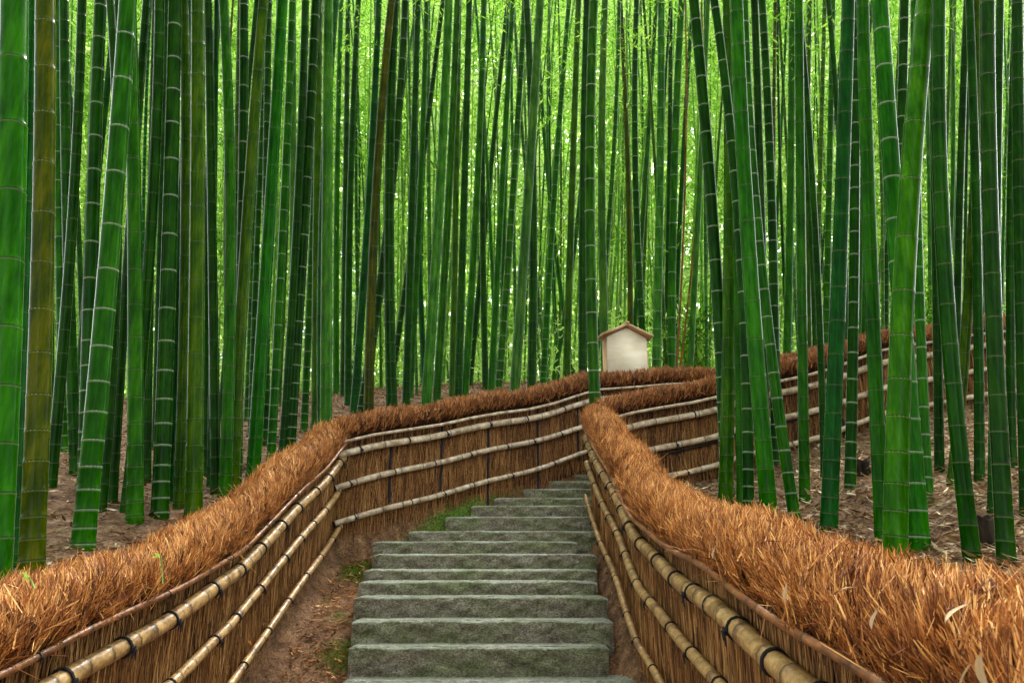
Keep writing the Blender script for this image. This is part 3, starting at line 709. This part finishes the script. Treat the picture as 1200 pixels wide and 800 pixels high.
def ground_hit(px, py, lo=2.0, hi=14.0):
    r = ray(px, py)
    ys = np.linspace(lo, hi, 400); P = r[None] * (ys / r[1])[:, None]
    g = ground(P[:, 0], P[:, 1]); below = np.where(P[:, 2] <= g)[0]
    return ys[below[0]] if len(below) else None

RING = {}
def ring_mesh(style):
    if style in RING: return RING[style]
    mat = {'w': M_WAX, 'd': M_NODE_DARK, 'g': M_NODE_GOLD}[style]
    k = 18; th = np.arange(k) / k * 2 * np.pi
    prof = [(.985, -.09), (1.02, -.075), (1.035, -.02), (1.04, .01), (.99, .035)] if style == 'w' else [(.985, -.045), (1.02, -.03), (1.034, .0), (1.016, .02), (.985, .028)]
    V = np.array([(r * math.cos(a), r * math.sin(a), z * (1 + .18 * math.sin(3 * a + 1))) for r, z in prof for a in th])
    i = np.arange(len(prof) - 1)[:, None] * k; j = np.arange(k)[None, :]; kk = (j + 1) % k
    Q = np.stack([i + j, i + kk, i + k + kk, i + k + j], -1).reshape(-1, 4)
    RING[style] = mesh_np("node_ring", V, Q, mat, None, True)
    return RING[style]

OCC = []     # (Y, [(x0,x1) at several photo rows]) for pruning hidden far culms
ROWS = (60, 180, 300, 400)
def build_culm(pts, Y0, r0, color, style, sides, rings, ly=0.0, top=11.0, xfun=None):
    """pts: photo points (x,y) top, mid, base;  returns object"""
    base = at(pts[2][0], pts[2][1], Y0)
    zb = g1(base[0], Y0)
    A = []
    for (x, y) in pts:
        r = ray(x, y); t = (Y0 - ly * zb) / (r[1] - ly * r[2]); A.append(r * t)
    A = np.array(A); zs, xs = A[:, 2], A[:, 0]
    order = np.argsort(zs); zs, xs = zs[order], xs[order]
    if xs.ptp() < 1e-6 or abs(zs[1] - zs[0]) < .05: co = np.polyfit(zs, xs, 1); co = np.r_[0, co]
    else: co = np.polyfit(zs, xs, 2)
    zt_, zbm = zs[-1], zs[0]
    def X(z):
        zc = np.clip(z, zbm, zt_)
        v = np.polyval(co, zc); s1 = np.polyval(np.polyder(co), zt_) if len(co) > 1 else 0; s0 = np.polyval(np.polyder(co), zbm)
        return v + (z - zc) * np.where(z > zt_, s1, s0 * .5)
    x_b = float(X(np.array([zb]))[0]); zb = g1(x_b, Y0)
    ztop = zb + top
    # nodes
    nz = [zb - .05]; L = rng.uniform(.07, .11); cap = rng.uniform(.22, .31) * min(1.25, max(.7, r0 / .048))
    first = True
    while nz[-1] < ztop:
        nz.append(nz[-1] + L * rng.uniform(.93, 1.07)); L = min(cap, L * 1.13)
    Z, K, DU, DD = [], [], [], []
    for a, b in zip(nz[:-1], nz[1:]):
        l = b - a
        if rings: seq = [(0, 1.03), (.005, 1.018), (.010, .985), (.03, .992), (l * .5, .985), (l - .02, 1.0), (l - .006, 1.015)]
        else: seq = [(0, 1.03), (.008, .985), (l - .02, 1.0)]
        for d, k in seq:
            Z.append(a + d); K.append(k); DD.append(d); DU.append(0 if d == 0 else l - d)
    Z = np.array(Z); K = np.array(K)
    yy = Y0 + ly * (Z - zb)
    P = np.stack([X(Z), yy, Z], -1)
    # gentle zig-zag from node to node
    R = r0 * K * (1 - .28 * np.clip((Z - zb) / 11.0, 0, 1)) * (1 + .10 * np.exp(-(Z - zb).clip(0) / .12))
    loc = np.array([x_b, Y0, zb])
    V, fs = tube_arrays(P - loc, R, sides)
    rep = lambda v: np.concatenate([np.repeat(v, sides), [v[0], v[-1]]])
    me = mesh_np("bamboo", V, fs, M_CULM_W if style == 'w' else M_CULM, {"d_up": rep(np.array(DU)), "d_dn": rep(np.array(DD))}, True)
    o = link("bamboo", me, None, loc); o.color = (*color, 1)
    if rings:
        rm = ring_mesh(style)
        for z in nz[1:]:
            p = np.array([float(X(np.array([z]))[0]), Y0 + ly * (z - zb), z]); x_, y_ = px_of(p)
            if y_ < -60 or z < zb + .02: continue
            q = np.array([float(X(np.array([z + .05]))[0]), Y0 + ly * (z + .05 - zb), z + .05]); t = Vector(q - p).normalized()
            r = r0 * (1 - .28 * min(1, (z - zb) / 11))
            c = bpy.data.objects.new("node_ring", rm); COL.objects.link(c); c.parent = o
            M = t.to_track_quat('Z', 'Y').to_matrix().to_4x4() @ Matrix.Diagonal((r, r, r * rng.uniform(.8, 1.2), 1))
            M.translation = Vector(p - loc); c.matrix_local = M
    pos = lambda zq: np.array([float(X(np.array([zq]))[0]), Y0 + ly * (zq - zb), zq])
    return o, pos, x_b, zb

def row_spans(pts, Y0, wpx):
    sp = []
    for y in ROWS:
        ys = [pts[2][1], pts[1][1], pts[0][1]]; xs_ = [pts[2][0], pts[1][0], pts[0][0]]
        o_ = np.argsort(ys); x = np.interp(y, np.array(ys)[o_], np.array(xs_)[o_]); sp.append((x - wpx / 2, x + wpx / 2))
    return sp
BOARD_Y = 9.05
records = []
for (xt, xm, xb, yb, w, tone, st) in CULMS:
    d = .100 * rng.uniform(.95, 1.06)
    if tone == 'rust': d = .03
    Y0 = F * d / w
    if (xb, yb) in FOOT:
        h = ground_hit(xb, yb)
        if h: Y0 = h
    if yb > 500 and (xb, yb) not in FOOT:
        h = ground_hit(xb, yb)
        if h: Y0 = min(Y0, h)
    base = at(xb, yb, Y0)
    # keep clear of the fences (photo order tells the side)
    behind = yb < 500
    if behind:
        for _ in range(60):
            b = at(xb, yb, Y0); dl = near_line(LINE_L, np.array([b[0]]), np.array([Y0]))[0][0]
            inside = in_poly(np.array([b[0]]), np.array([Y0]))[0] or (Y0 < 8 and b[0] > -1.4 and b[0] < 3)
            dr = near_line(LINE_R, np.array([b[0]]), np.array([Y0]))[0][0]
            if (inside or dl < .3 or (dr < .3)) and xb != 697: Y0 += .1
            elif xb > 900 and Y0 < 9.9: Y0 += .1
            elif 700 < xb < 770 and Y0 < 9.5: Y0 += .1
            else: break
        if xb == 697: Y0 = 7.35
    else:
        for _ in range(40):
            b = at(xb, yb, Y0)
            if near_line(LINE_L, np.array([b[0]]), np.array([Y0]))[0][0] < .27 or near_line(LINE_R, np.array([b[0]]), np.array([Y0]))[0][0] < .27 or in_poly(np.array([b[0]]), np.array([Y0]))[0]:
                Y0 += .05 if xb < 800 else .05
            else: break
    r0 = w * 1.07 * Y0 / F / 2
    if yb > 500: r0 = min(r0, .066)
    col, word = TONE[tone]
    col = tuple(c * rng.uniform(.85, 1.15) for c in col)
    rings = w >= 11.5
    pts = [(xt, 0), (xm, 300), (xb, yb)]
    sides = 22 if w > 14 else 14 if w > 9 else 10
    o, pos, x_b, z_b = build_culm(pts, Y0, r0, col, st, sides, rings, ly=rng.normal(0, .012), top=11.5)
    OCC.append((Y0, row_spans(pts, Y0, w), True))
    records.append(dict(o=o, x=xb, xm=xm, lean=xt - xb, w=w, word=word, Y=Y0, yb=yb, pos=pos, r=r0, zb=z_b, st=st, far=False))

# far grove: individual culms between and behind the traced ones
cand = []
placed = [(r['o'].location.x, r['Y']) for r in records]
tries = 0
while len(cand) < 540 and tries < 16000:
    tries += 1
    u = rng.random(); Y0 = 9.2 + 19 * u ** 1.25
    px = rng.uniform(-60, 1260)
    if tries % 3 == 0:                             # the stand is denser and closer at both sides
        px, Y0 = (rng.uniform(-40, 400), rng.uniform(5.2, 10)) if rng.random() < .6 else (rng.uniform(850, 1240), rng.uniform(9.5, 13))
    if 690 < px < 780 and Y0 < 10: continue
    x = at(px, 430, Y0)[0]
    if px > 820 and Y0 < 9.9: continue
    if in_poly(np.array([x]), np.array([Y0]))[0] or near_line(LINE_L, np.array([x]), np.array([Y0]))[0][0] < .35: continue
    if any((x - a) ** 2 + (Y0 - b) ** 2 < .09 for a, b in placed): continue
    placed.append((x, Y0)); cand.append((Y0, px, x))
tries = 0; deep = 0
while deep < 170 and tries < 6000:
    tries += 1
    Y0 = rng.uniform(15, 27); px = rng.uniform(60, 1230); x = at(px, 430, Y0)[0]
    if any((x - a) ** 2 + (Y0 - b) ** 2 < .06 for a, b in placed): continue
    placed.append((x, Y0)); cand.append((Y0, px, x)); deep += 1
cand.sort()
nfar = 0
for Y0, px, x in cand:
    d = rng.uniform(.05, .075) if Y0 > 15 else rng.uniform(.05, .092) if 9.9 < Y0 else rng.uniform(.07, .095); w = F * d / Y0
    k = (px - 600) / 600
    lean = rng.normal(10, 20) if px < 760 else rng.normal(-2, 18)
    zb = g1(x, Y0); bx, by = px_of((x, Y0, zb))
    bend = rng.normal(0, 3)
    pts = [(bx + lean, 0), (bx + lean * .33 + bend, 300), (bx, by)]
    spans = row_spans(pts, Y0, w)
    vis = 0; tot = 0
    for i, (a, b) in enumerate(spans):
        for xx in np.linspace(a, b, 7):
            tot += 1
            if -5 < xx < 1205 and not any(oy < Y0 and sp[i][0] < xx < sp[i][1] for oy, sp, tr in OCC): vis += 1
    front = sum(1 for i, (a, b) in enumerate(spans) for xx in np.linspace(a, b, 7) if any(oy > Y0 and tr and sp[i][0] < xx < sp[i][1] for oy, sp, tr in OCC))
    if front > tot * .22: continue
    if vis < tot * (.24 if Y0 > 10 else .15): continue
    tone = rng.choice(['dark', 'green', 'olive', 'light', 'teal', 'brown'], p=[.10, .32, .24, .24, .04, .06] if Y0 > 10 else [.5, .3, .12, .03, .04, .01])
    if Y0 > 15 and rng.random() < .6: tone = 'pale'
    col, word = TONE[tone]; col = tuple(c * rng.uniform(.85, 1.25) for c in col)
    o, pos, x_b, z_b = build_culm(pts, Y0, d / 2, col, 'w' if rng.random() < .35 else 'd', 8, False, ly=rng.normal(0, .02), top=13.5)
    OCC.append((Y0, spans, False)); nfar += 1
    records.append(dict(o=o, x=bx, xm=pts[1][0], lean=lean, w=w, word=word, Y=Y0, yb=by, pos=pos, r=d / 2, zb=z_b, st='d', far=True))
print("far culms", nfar)

# labels
ORD = ("first second third fourth fifth sixth seventh eighth ninth tenth eleventh twelfth thirteenth fourteenth fifteenth sixteenth seventeenth eighteenth nineteenth twentieth "
       "twenty-first twenty-second twenty-third twenty-fourth twenty-fifth twenty-sixth twenty-seventh twenty-eighth twenty-ninth thirtieth thirty-first thirty-second thirty-third thirty-fourth thirty-fifth "
       "thirty-sixth thirty-seventh thirty-eighth thirty-ninth fortieth forty-first forty-second forty-third forty-fourth forty-fifth").split()
def leanword(r):
    s = r['lean'] / 6.4
    return "leaning right" if s > 3.5 else "leaning left" if s < -3.5 else "standing upright"
near = [r for r in records if not r['far']]
zones = [("bamboo culms behind the left fence before its bend", [r for r in near if r['yb'] > 500 and r['x'] < 370], "behind the near left fence"),
         ("bamboo culms behind the stair-top fence", [r for r in near if r['yb'] <= 500 and r['x'] < 705], "behind the fence above the stairs"),
         ("bamboo culms around the notice board", [r for r in near if r['yb'] <= 500 and 705 <= r['x'] < 850], "between notice board and right-hand bamboo"),
         ("bamboo culms on the right-hand litter slope", [r for r in near if r['yb'] > 500 and r['x'] >= 800], "on the litter slope at right"),
         ("bamboo culms beyond the fence at right", [r for r in near if r['yb'] <= 500 and r['x'] >= 850], "beyond the dark fence at right")]
for grp, rs, where in zones:
    rs.sort(key=lambda r: r['x'])
    for i, r in enumerate(rs):
        size = "thick " if r['w'] > 16 else "slim " if r['w'] < 8 else ""
        nodes = "white-ringed " if r['st'] == 'w' else "gold-ringed " if r['st'] == 'g' else ""
        tag(r['o'], f"{size}{nodes}{r['word']} bamboo {leanword(r)}, {ORD[i]} from left {where}", "bamboo", grp)
SECT = [(0, 160, "at the far left edge"), (160, 400, "above the near left fence"), (400, 560, "above the left fence bend"), (560, 700, "above the stairs"),
        (700, 850, "behind the notice board"), (850, 1060, "behind the right-hand bamboo"), (1060, 1300, "at the right photo edge")]
for lo, hi, where in SECT:
    rs = sorted((r for r in records if r['far'] and (lo <= max(0, r['xm']) < hi)), key=lambda r: r['xm'])
    kinds = {}
    for r in rs: kinds.setdefault((r['word'], leanword(r)), []).append(r)
    for (word, lw), members in kinds.items():
        for i, r in enumerate(members):
            o = "" if len(members) == 1 else f"{ORD[i]} such from left "
            tag(r['o'], f"distant slim {word} bamboo {lw}, {o}{where}", "bamboo", "distant bamboo culms " + where)

# ------------------------------------------------------------------ foliage
def spray_cloud(C, nper, rad, Lr, mat, name, label, tintc, parent=None, thin=.17):
    n = len(C) * nper
    c = np.repeat(C, nper, 0)
    off = rng.normal(size=(n, 3)) * np.array([1, 1, .55]) * np.repeat(rad, nper)[:, None] * .5
    # leaves hang in fans from short arching twigs
    tw = np.repeat(randdir(len(C)), nper, 0)
    P = c + off + tw * rng.uniform(-1, 1, n)[:, None] * np.repeat(rad, nper)[:, None] * .5
    D = unit(tw * .5 + rng.normal(size=(n, 3)) * .6 + np.array([0, 0, -.45]))
    Wd = unit(np.cross(D, rng.normal(size=(n, 3)) + np.array([0, 0, .6])))
    L = np.repeat(Lr, nper) * rng.uniform(.6, 1.25, n)
    tint = np.clip(np.repeat(tintc, nper) + rng.normal(0, .13, n), 0, 1)
    V, T, A = leaves(P, D, Wd, L, L * thin, tint)
    return link(name, mesh_np(name, V, T, mat, {"tint": A}), parent, kind='stuff', label=label, cat=None if parent else "foliage")

def fol_points(n, y0, y1, zlo, zhi, powr=1.0):
    Y = y0 + (y1 - y0) * rng.random(n) ** powr
    X = rng.uniform(-1, 1, n) * (Y * .74 + 3)
    g = ground(X, Y)
    Z = g + zlo + (np.array([zhi(y) for y in Y]) - zlo) * rng.random(n)
    return np.stack([X, Y, Z], -1)
# middle distance crowns
C = fol_points(3600, 13, 27, 2.6, lambda y: y * .82)
cl = np.sin(C[:, 0] * .9 + C[:, 1]) * np.sin(C[:, 2] * .8 + C[:, 0] * .4) + rng.normal(0, .45, len(C))
C = C[cl > .05]
spray_cloud(C, 46, rng.uniform(.5, 1.0, len(C)), .10 + C[:, 1] * .006, M_LEAF, "bamboo_foliage", "bright green bamboo leaves filling the gaps between the distant culms",
            np.clip(.42 + .26 * np.sin(C[:, 0] * .9 + 1) * np.sin(C[:, 2] * .8 + C[:, 1] * .5) + rng.normal(0, .17, len(C)), 0, 1))
# far wall of crowns
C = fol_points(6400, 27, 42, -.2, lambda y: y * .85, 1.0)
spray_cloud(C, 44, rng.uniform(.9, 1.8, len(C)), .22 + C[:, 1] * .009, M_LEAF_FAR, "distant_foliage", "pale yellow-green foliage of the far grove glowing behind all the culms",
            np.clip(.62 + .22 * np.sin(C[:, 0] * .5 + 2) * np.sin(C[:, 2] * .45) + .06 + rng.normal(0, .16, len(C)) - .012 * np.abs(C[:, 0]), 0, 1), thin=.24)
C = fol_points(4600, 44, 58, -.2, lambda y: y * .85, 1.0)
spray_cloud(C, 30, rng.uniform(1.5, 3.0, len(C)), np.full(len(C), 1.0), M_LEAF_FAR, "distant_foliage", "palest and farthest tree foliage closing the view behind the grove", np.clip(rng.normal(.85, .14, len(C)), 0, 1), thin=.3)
# loose sprays hanging into the top of the view
C = fol_points(420, 8.8, 13, 5.2, lambda y: y * .85)
C = C[(C[:, 0] > -3) & (C[:, 2] > 5)]
spray_cloud(C, 40, rng.uniform(.3, .6, len(C)), np.full(len(C), .12), M_LEAF, "hanging_sprays", "fine leaf sprays hanging in front of the culm tops above the notice board", np.clip(rng.normal(.5, .14, len(C)), 0, 1))
# canopy overhead, above the frame, carried by the near culms
C = np.stack([rng.uniform(-11, 11, 2600), rng.uniform(-6, 14, 2600), rng.uniform(8.5, 13, 2600)], -1)
C = C[(C[:, 2] > C[:, 1] * .80 + .8)]
spray_cloud(C, 40, rng.uniform(.5, 1.0, len(C)), np.full(len(C), .16), M_LEAF, "bamboo_canopy", "bamboo canopy closing over the path above the culms", np.clip(rng.normal(.4, .12, len(C)), 0, 1))
# the grove goes on behind and beside the viewer
C = np.stack([rng.uniform(-26, 26, 15000), rng.uniform(-26, 13, 15000), rng.uniform(-1.5, 24, 15000)], -1)
k = (np.hypot(C[:, 0], C[:, 1]) > 9) & (np.abs(C[:, 0]) > np.clip(C[:, 1], 0, 99) * .80 + 4.5)
C = C[k]
spray_cloud(C, 40, rng.uniform(.7, 1.3, len(C)), np.full(len(C), .30), M_LEAF, "surrounding_foliage", "bamboo foliage of the grove around and behind the path", np.clip(rng.normal(.35, .14, len(C)), 0, 1))
# undergrowth just behind the fences and one leafy shrub right of the notice board
C = fol_points(700, 13, 24, .05, lambda y: 1.2)
spray_cloud(C, 40, rng.uniform(.3, .6, len(C)), .10 + C[:, 1] * .004, M_LEAF_FAR, "undergrowth", "low leafy undergrowth at the foot of the distant culms", np.clip(rng.normal(.45, .2, len(C)), 0, 1))
def shrub(px, py, Y, h, n, label, mat=M_LEAF, tone=.25):
    b = at(px, py, Y); gz = g1(b[0], Y)
    root = bpy.data.objects.new("shrub", None); COL.objects.link(root); root.location = (b[0], Y, gz); tag(root, label, "shrub")
    Cs = []
    for k in range(7):
        tip = np.array([rng.normal(0, .28), rng.normal(0, .2), h * rng.uniform(.6, 1.0)])
        t = np.linspace(0, 1, 7)[:, None]; P = tip * t + np.array([0, 0, .1]) * (t * (1 - t)) + np.array([rng.normal(0, .03), 0, -.05]) * (1 - t)
        tube("stem", P, np.linspace(.008, .003, 7), M_TWIG, 5, root)
        for u in rng.uniform(.3, 1.0, n): Cs.append(tip * u + rng.normal(0, .06, 3))
    Cs = np.array(Cs)
    spray_cloud(Cs, 14, np.full(len(Cs), .16), np.full(len(Cs), .10), mat, "leaves", None, np.clip(rng.normal(tone, .12, len(Cs)), 0, 1), root, .25)
shrub(812, 405, 10.6, 1.6, 13, "dark leafy green shrub standing right of the notice board behind the fence")
shrub(836, 410, 11.4, 1.3, 9, "smaller leafy shrub just beside the dark leaning culm, behind the fence", tone=.4)
shrub(1108, 345, 10.4, 1.3, 12, "small-leaved shrub behind the dark fence between right-hand culms", tone=.35)

# ------------------------------------------------------------------ leaf litter
def litter(n, xr, yr, Lr, name, label, cond, tint_mu=.55, mat=M_LITTER, lift=.012):
    X = rng.uniform(*xr, n); Y = yr[0] + (yr[1] - yr[0]) * rng.random(n) ** 1.3
    k = cond(X, Y); X, Y = X[k], Y[k]; n = len(X)
    Z = ground(X, Y) + rng.uniform(.002, lift, n)
    a = rng.uniform(0, 2 * np.pi, n); D = unit(np.stack([np.cos(a), np.sin(a), rng.normal(.05, .28, n)], -1))
    Wd = unit(np.cross(D, np.stack([rng.normal(0, .45, n), rng.normal(0, .45, n), np.ones(n)], -1)))
    L = rng.uniform(*Lr, n); w = L * rng.uniform(.10, .28, n)
    clump = .5 + .5 * np.sin(X * 4.7 + Y * 2) * np.sin(Y * 5.3 - X)
    tint = np.clip(rng.beta(2, 2, n) * .8 + .3 * (clump - .5) + (tint_mu - .4), 0, 1)
    tint = np.where(rng.random(n) < .10, np.clip(tint + .35, 0, 1), tint)
    V, T, A = leaves(np.stack([X, Y, Z], -1), D, Wd, L, w, tint)
    link(name, mesh_np(name, V, T, mat, {"tint": A}), kind='stuff', label=label, cat="leaf litter")
def outside(x, y):
    dl, _ = near_line(LINE_L, x, y); dr, _ = near_line(LINE_R, x, y)
    return ~in_poly(x, y) & (dl > .12) & (dr > .12)
litter(90000, (.9, 8.5), (1.8, 9.5), (.03, .11), "leaf_litter", "dry tan and brown bamboo leaves covering the slope on the right", lambda x, y: outside(x, y) & (x > .9) & (x < y * .75 + 1.2), .5, lift=.03)
litter(95000, (-9, 1.5), (2.5, 16), (.03, .10), "leaf_litter", "dry brown bamboo leaves covering the slope behind the left fence", lambda x, y: outside(x, y) & (x > -y * .75 - 1) & ((x < -1.5) | (y > 8)), .45, lift=.03)
litter(40000, (-1.4, .75), (1.5, 8.2), (.015, .06), "fallen_needles", "small rusty fallen leaves strewn over the dirt beside the steps", lambda x, y: in_poly(x, y) & ((x < np.interp(y, SY, [at(s[1], s[0], s[3])[0] for s in STEP]) + .03) | (x > np.interp(y, SY, [at(s[2], s[0], s[3])[0] for s in STEP]) - .04)), .42, M_NEEDLE, lift=.012)
litter(2600, (-1.4, .75), (1.5, 8.2), (.04, .09), "fallen_leaves", "larger rusty and tan leaves lying on the dirt verge left of the steps", lambda x, y: in_poly(x, y) & (near_line(LINE_L, x, y)[0] > .1) & (near_line(LINE_R, x, y)[0] > .1) & ((x < np.interp(y, SY, [at(s[1], s[0], s[3])[0] for s in STEP])) | (x > np.interp(y, SY, [at(s[2], s[0], s[3])[0] for s in STEP]) + .02)), .5, M_NEEDLE, lift=.015)
def moss():
    n = 60000
    Y = rng.uniform(3.6, 8.1, n)
    lx = np.interp(Y, SY, [at(s[1], s[0], s[3])[0] for s in STEP]); rx = np.interp(Y, SY, [at(s[2], s[0], s[3])[0] for s in STEP])
    X = np.where(rng.random(n) < .85, lx - np.abs(rng.normal(0, .13, n)) + .01, rx + np.abs(rng.normal(0, .05, n)))
    m = (np.sin(X * 6 + Y * 4.2) * np.sin(Y * 7.7 - X * 3) + rng.normal(0, .18, n) > np.where(Y > 5.8, .0, .45)) & in_poly(X, Y)
    X, Y = X[m], Y[m]; n = len(X); Z = ground(X, Y)
    D = unit(np.stack([rng.normal(0, .5, n), rng.normal(0, .5, n), np.ones(n)], -1)); Wd = unit(np.cross(D, randdir(n)))
    L = rng.uniform(.006, .017, n)
    V, T, A = leaves(np.stack([X, Y, Z - .002], -1), D, Wd, L, L * .3, rng.beta(2, 2, n))
    link("moss", mesh_np("moss", V, T, M_MOSS, {"tint": A}), kind='stuff', label="bright green moss creeping along the edges of the stone steps", cat="moss")
moss()

# twigs, stumps and single leaves
def stump(px, py, r, h, label):
    Y = ground_hit(px, py); b = at(px, py, Y); gz = g1(b[0], Y)
    zs = np.array([-.05, .0, h * .5, h - .01, h, h, h - .05]); P = np.stack([np.zeros(7), np.zeros(7), zs], -1) + rng.normal(0, .002, (7, 3))
    th = np.arange(14) / 14 * 2 * np.pi; R = [r * 1.12, r * 1.1, r, r * 1.03, r * .98, r * .78, r * .74]
    V = np.array([(P[i, 0] + R[i] * math.cos(a) * (1 + .05 * math.sin(3 * a)), P[i, 1] + R[i] * math.sin(a), zs[i] + (.012 * math.sin(2 * a + 1) if i > 2 else 0)) for i in range(7) for a in th])
    i = np.arange(6)[:, None] * 14; j = np.arange(14)[None, :]; kk = (j + 1) % 14
    Q = np.stack([i + j, i + kk, i + 14 + kk, i + 14 + j], -1).reshape(-1, 4)
    mat = simple("rotten_stump", [(.3, (.008, .006, .005)), (.7, (.05, .035, .025))], (30, 30, 10), .9, bumpd=.008, spec=.05)
    c = len(V); V = np.vstack([V, [0, 0, h - .05]]); T = np.array([[84 + a, 84 + (a + 1) % 14, c] for a in range(14)])
    link("bamboo_stump", mesh_np("bamboo_stump", V, [Q, T], mat, None, True), None, (b[0], Y, gz), label=label, cat="stump", group="cut bamboo stumps")
stump(1156, 640, .045, .13, "black rotten cut stump between the two lowest culms at right edge")
stump(1011, 556, .06, .10, "dark cut stump on the litter slope just right of a dark culm foot")
stump(1190, 482, .05, .14, "small dark stump below the pale rails at the right edge")
def twig(px, py, L, ang, r, label):
    Y = ground_hit(px, py); b = at(px, py, Y)
    t = np.linspace(-.5, .5, 7) * L; X = b[0] + t * math.cos(ang); YY = Y + t * math.sin(ang)
    Z = ground(X, YY) + r + .012 + rng.normal(0, .003, 7)
    P = np.stack([X, YY, Z], -1); c = P[3].copy()
    tube("fallen_stick", P - c, np.linspace(r, r * .5, 7), M_TWIG if False else M_STICK, 6, None, loc=c, label=label, cat="stick", group="fallen sticks on the litter")
M_STICK = simple("stick_bark", [(.3, (.03, .018, .012)), (.6, (.15, .10, .07)), (.8, (.34, .26, .19))], (20, 20, 20), .8, bumpd=.003)
for px, py, L, an, r, lb in [
    (1130, 588, .5, .15, .010, "long dark fallen stick lying level left of the right-edge culms"), (1100, 620, .35, .6, .007, "thin stick slanting on the litter below the bright culms' right side"),
    (1185, 585, .4, -.1, .009, "short fallen stick at the right edge of the slope"), (960, 598, .3, .5, .006, "thin stick lying between two green culm feet"),
    (1165, 625, .3, -.5, .008, "dark stick beside the black stump"), (1060, 530, .4, .2, .007, "small stick on the litter below the dark fence")]:
    twig(px, py, L, an, r, lb)

def big_leaf(px, py, Y, L, ang, label, col=.9):
    b = at(px, py, Y)
    k = 7; t = np.linspace(0, 1, k); hw = L * .085 * np.sin(np.pi * t ** .8) + .0004
    c = np.stack([t * L, L * .06 * np.sin(t * 5), L * .10 * np.sin(t * 2.4)], -1)
    V = np.vstack([c + np.stack([0 * t, hw, .002 + 0 * t], -1), c, c + np.stack([0 * t, -hw, .002 + 0 * t], -1)])
    Q = np.array([[r * k + i, r * k + i + 1, (r + 1) * k + i + 1, (r + 1) * k + i] for r in (0, 1) for i in range(k - 1)])
    me = mesh_np("dry_leaf", V, Q, M_LITTER, {"tint": np.full(len(V), .70)}, True)
    o = link("dry_leaf", me, None, b, label=label, cat="dry leaf", group="dry bamboo leaves caught in the straw roll")
    d = Vector((math.cos(ang) * .8, .25, math.sin(ang))).normalized(); o.rotation_euler = d.to_track_quat('X', 'Z').to_euler()
    return o
def roll_point(px, py):
    """where the photo ray meets the straw roll of a near fence"""
    r = ray(px, py); line = LINE_R if px > 700 else LINE_L
    for Y in np.arange(1.0, 6.5, .01):
        p = r * (Y / r[1]); d, z = near_line(line, np.array([p[0]]), np.array([Y]))
        if (d[0] / .18) ** 2 + ((p[2] - z[0] - H + .13) / .16) ** 2 < 1: return Y - .03
    return 2.0
for px, py, L, a, lb in [(1108, 730, .055, .35, "broad pale dry leaf lying flat on the right straw roll"), (1150, 765, .06, -1.45, "long cream dry leaf hanging at the roll's right end"),
                         (1138, 778, .045, -1.9, "pale curled leaf just below the hanging cream leaf"), (1022, 738, .04, .9, "small pale leaf in the straw above the rusty thin rail"),
                         (985, 692, .035, .05, "short pale leaf lying level high in the right straw roll"), (921, 705, .04, 1.3, "small upright pale leaf near the roll's shaded underside"),
                         (836, 655, .04, 1.2, "pale leaf sticking up from the right roll beside the fence kink")]:
    big_leaf(px, py, roll_point(px, py), L, a, lb)
def sprout(px, py, h, n, label):
    Y = roll_point(px, py); b = at(px, py, Y)
    root = bpy.data.objects.new("green_sprout", None); COL.objects.link(root); root.location = b; tag(root, label, "sprout")
    P = np.array([(.02, 0, -h), (.012, 0, -h * .5), (0, 0, 0)]); tube("stem", P, .0022, M_SPROUT, 5, root)
    for k in range(n):
        L = rng.uniform(.02, .035); V, T, A = leaves(np.zeros((1, 3)), unit(np.array([[rng.normal(-.6, .5), rng.normal(0, .4), rng.normal(.4, .4)]])), unit(np.array([[.2, rng.normal(0, .3), 1.0]])), np.array([L]), np.array([L * .35]), np.array([.9]))
        link("leaf", mesh_np("leaf", V, T, M_LEAF, {"tint": A}), root, (0, 0, -.004 * k))
M_SPROUT = simple("sprout_green", [(.3, (.08, .22, .03)), (.7, (.22, .42, .08))], (30, 30, 30), .5)
sprout(188, 650, .10, 3, "tiny green sprout rising from the left straw roll")
sprout(34, 676, .03, 3, "tiny green leaf tuft at the far left of the straw roll")
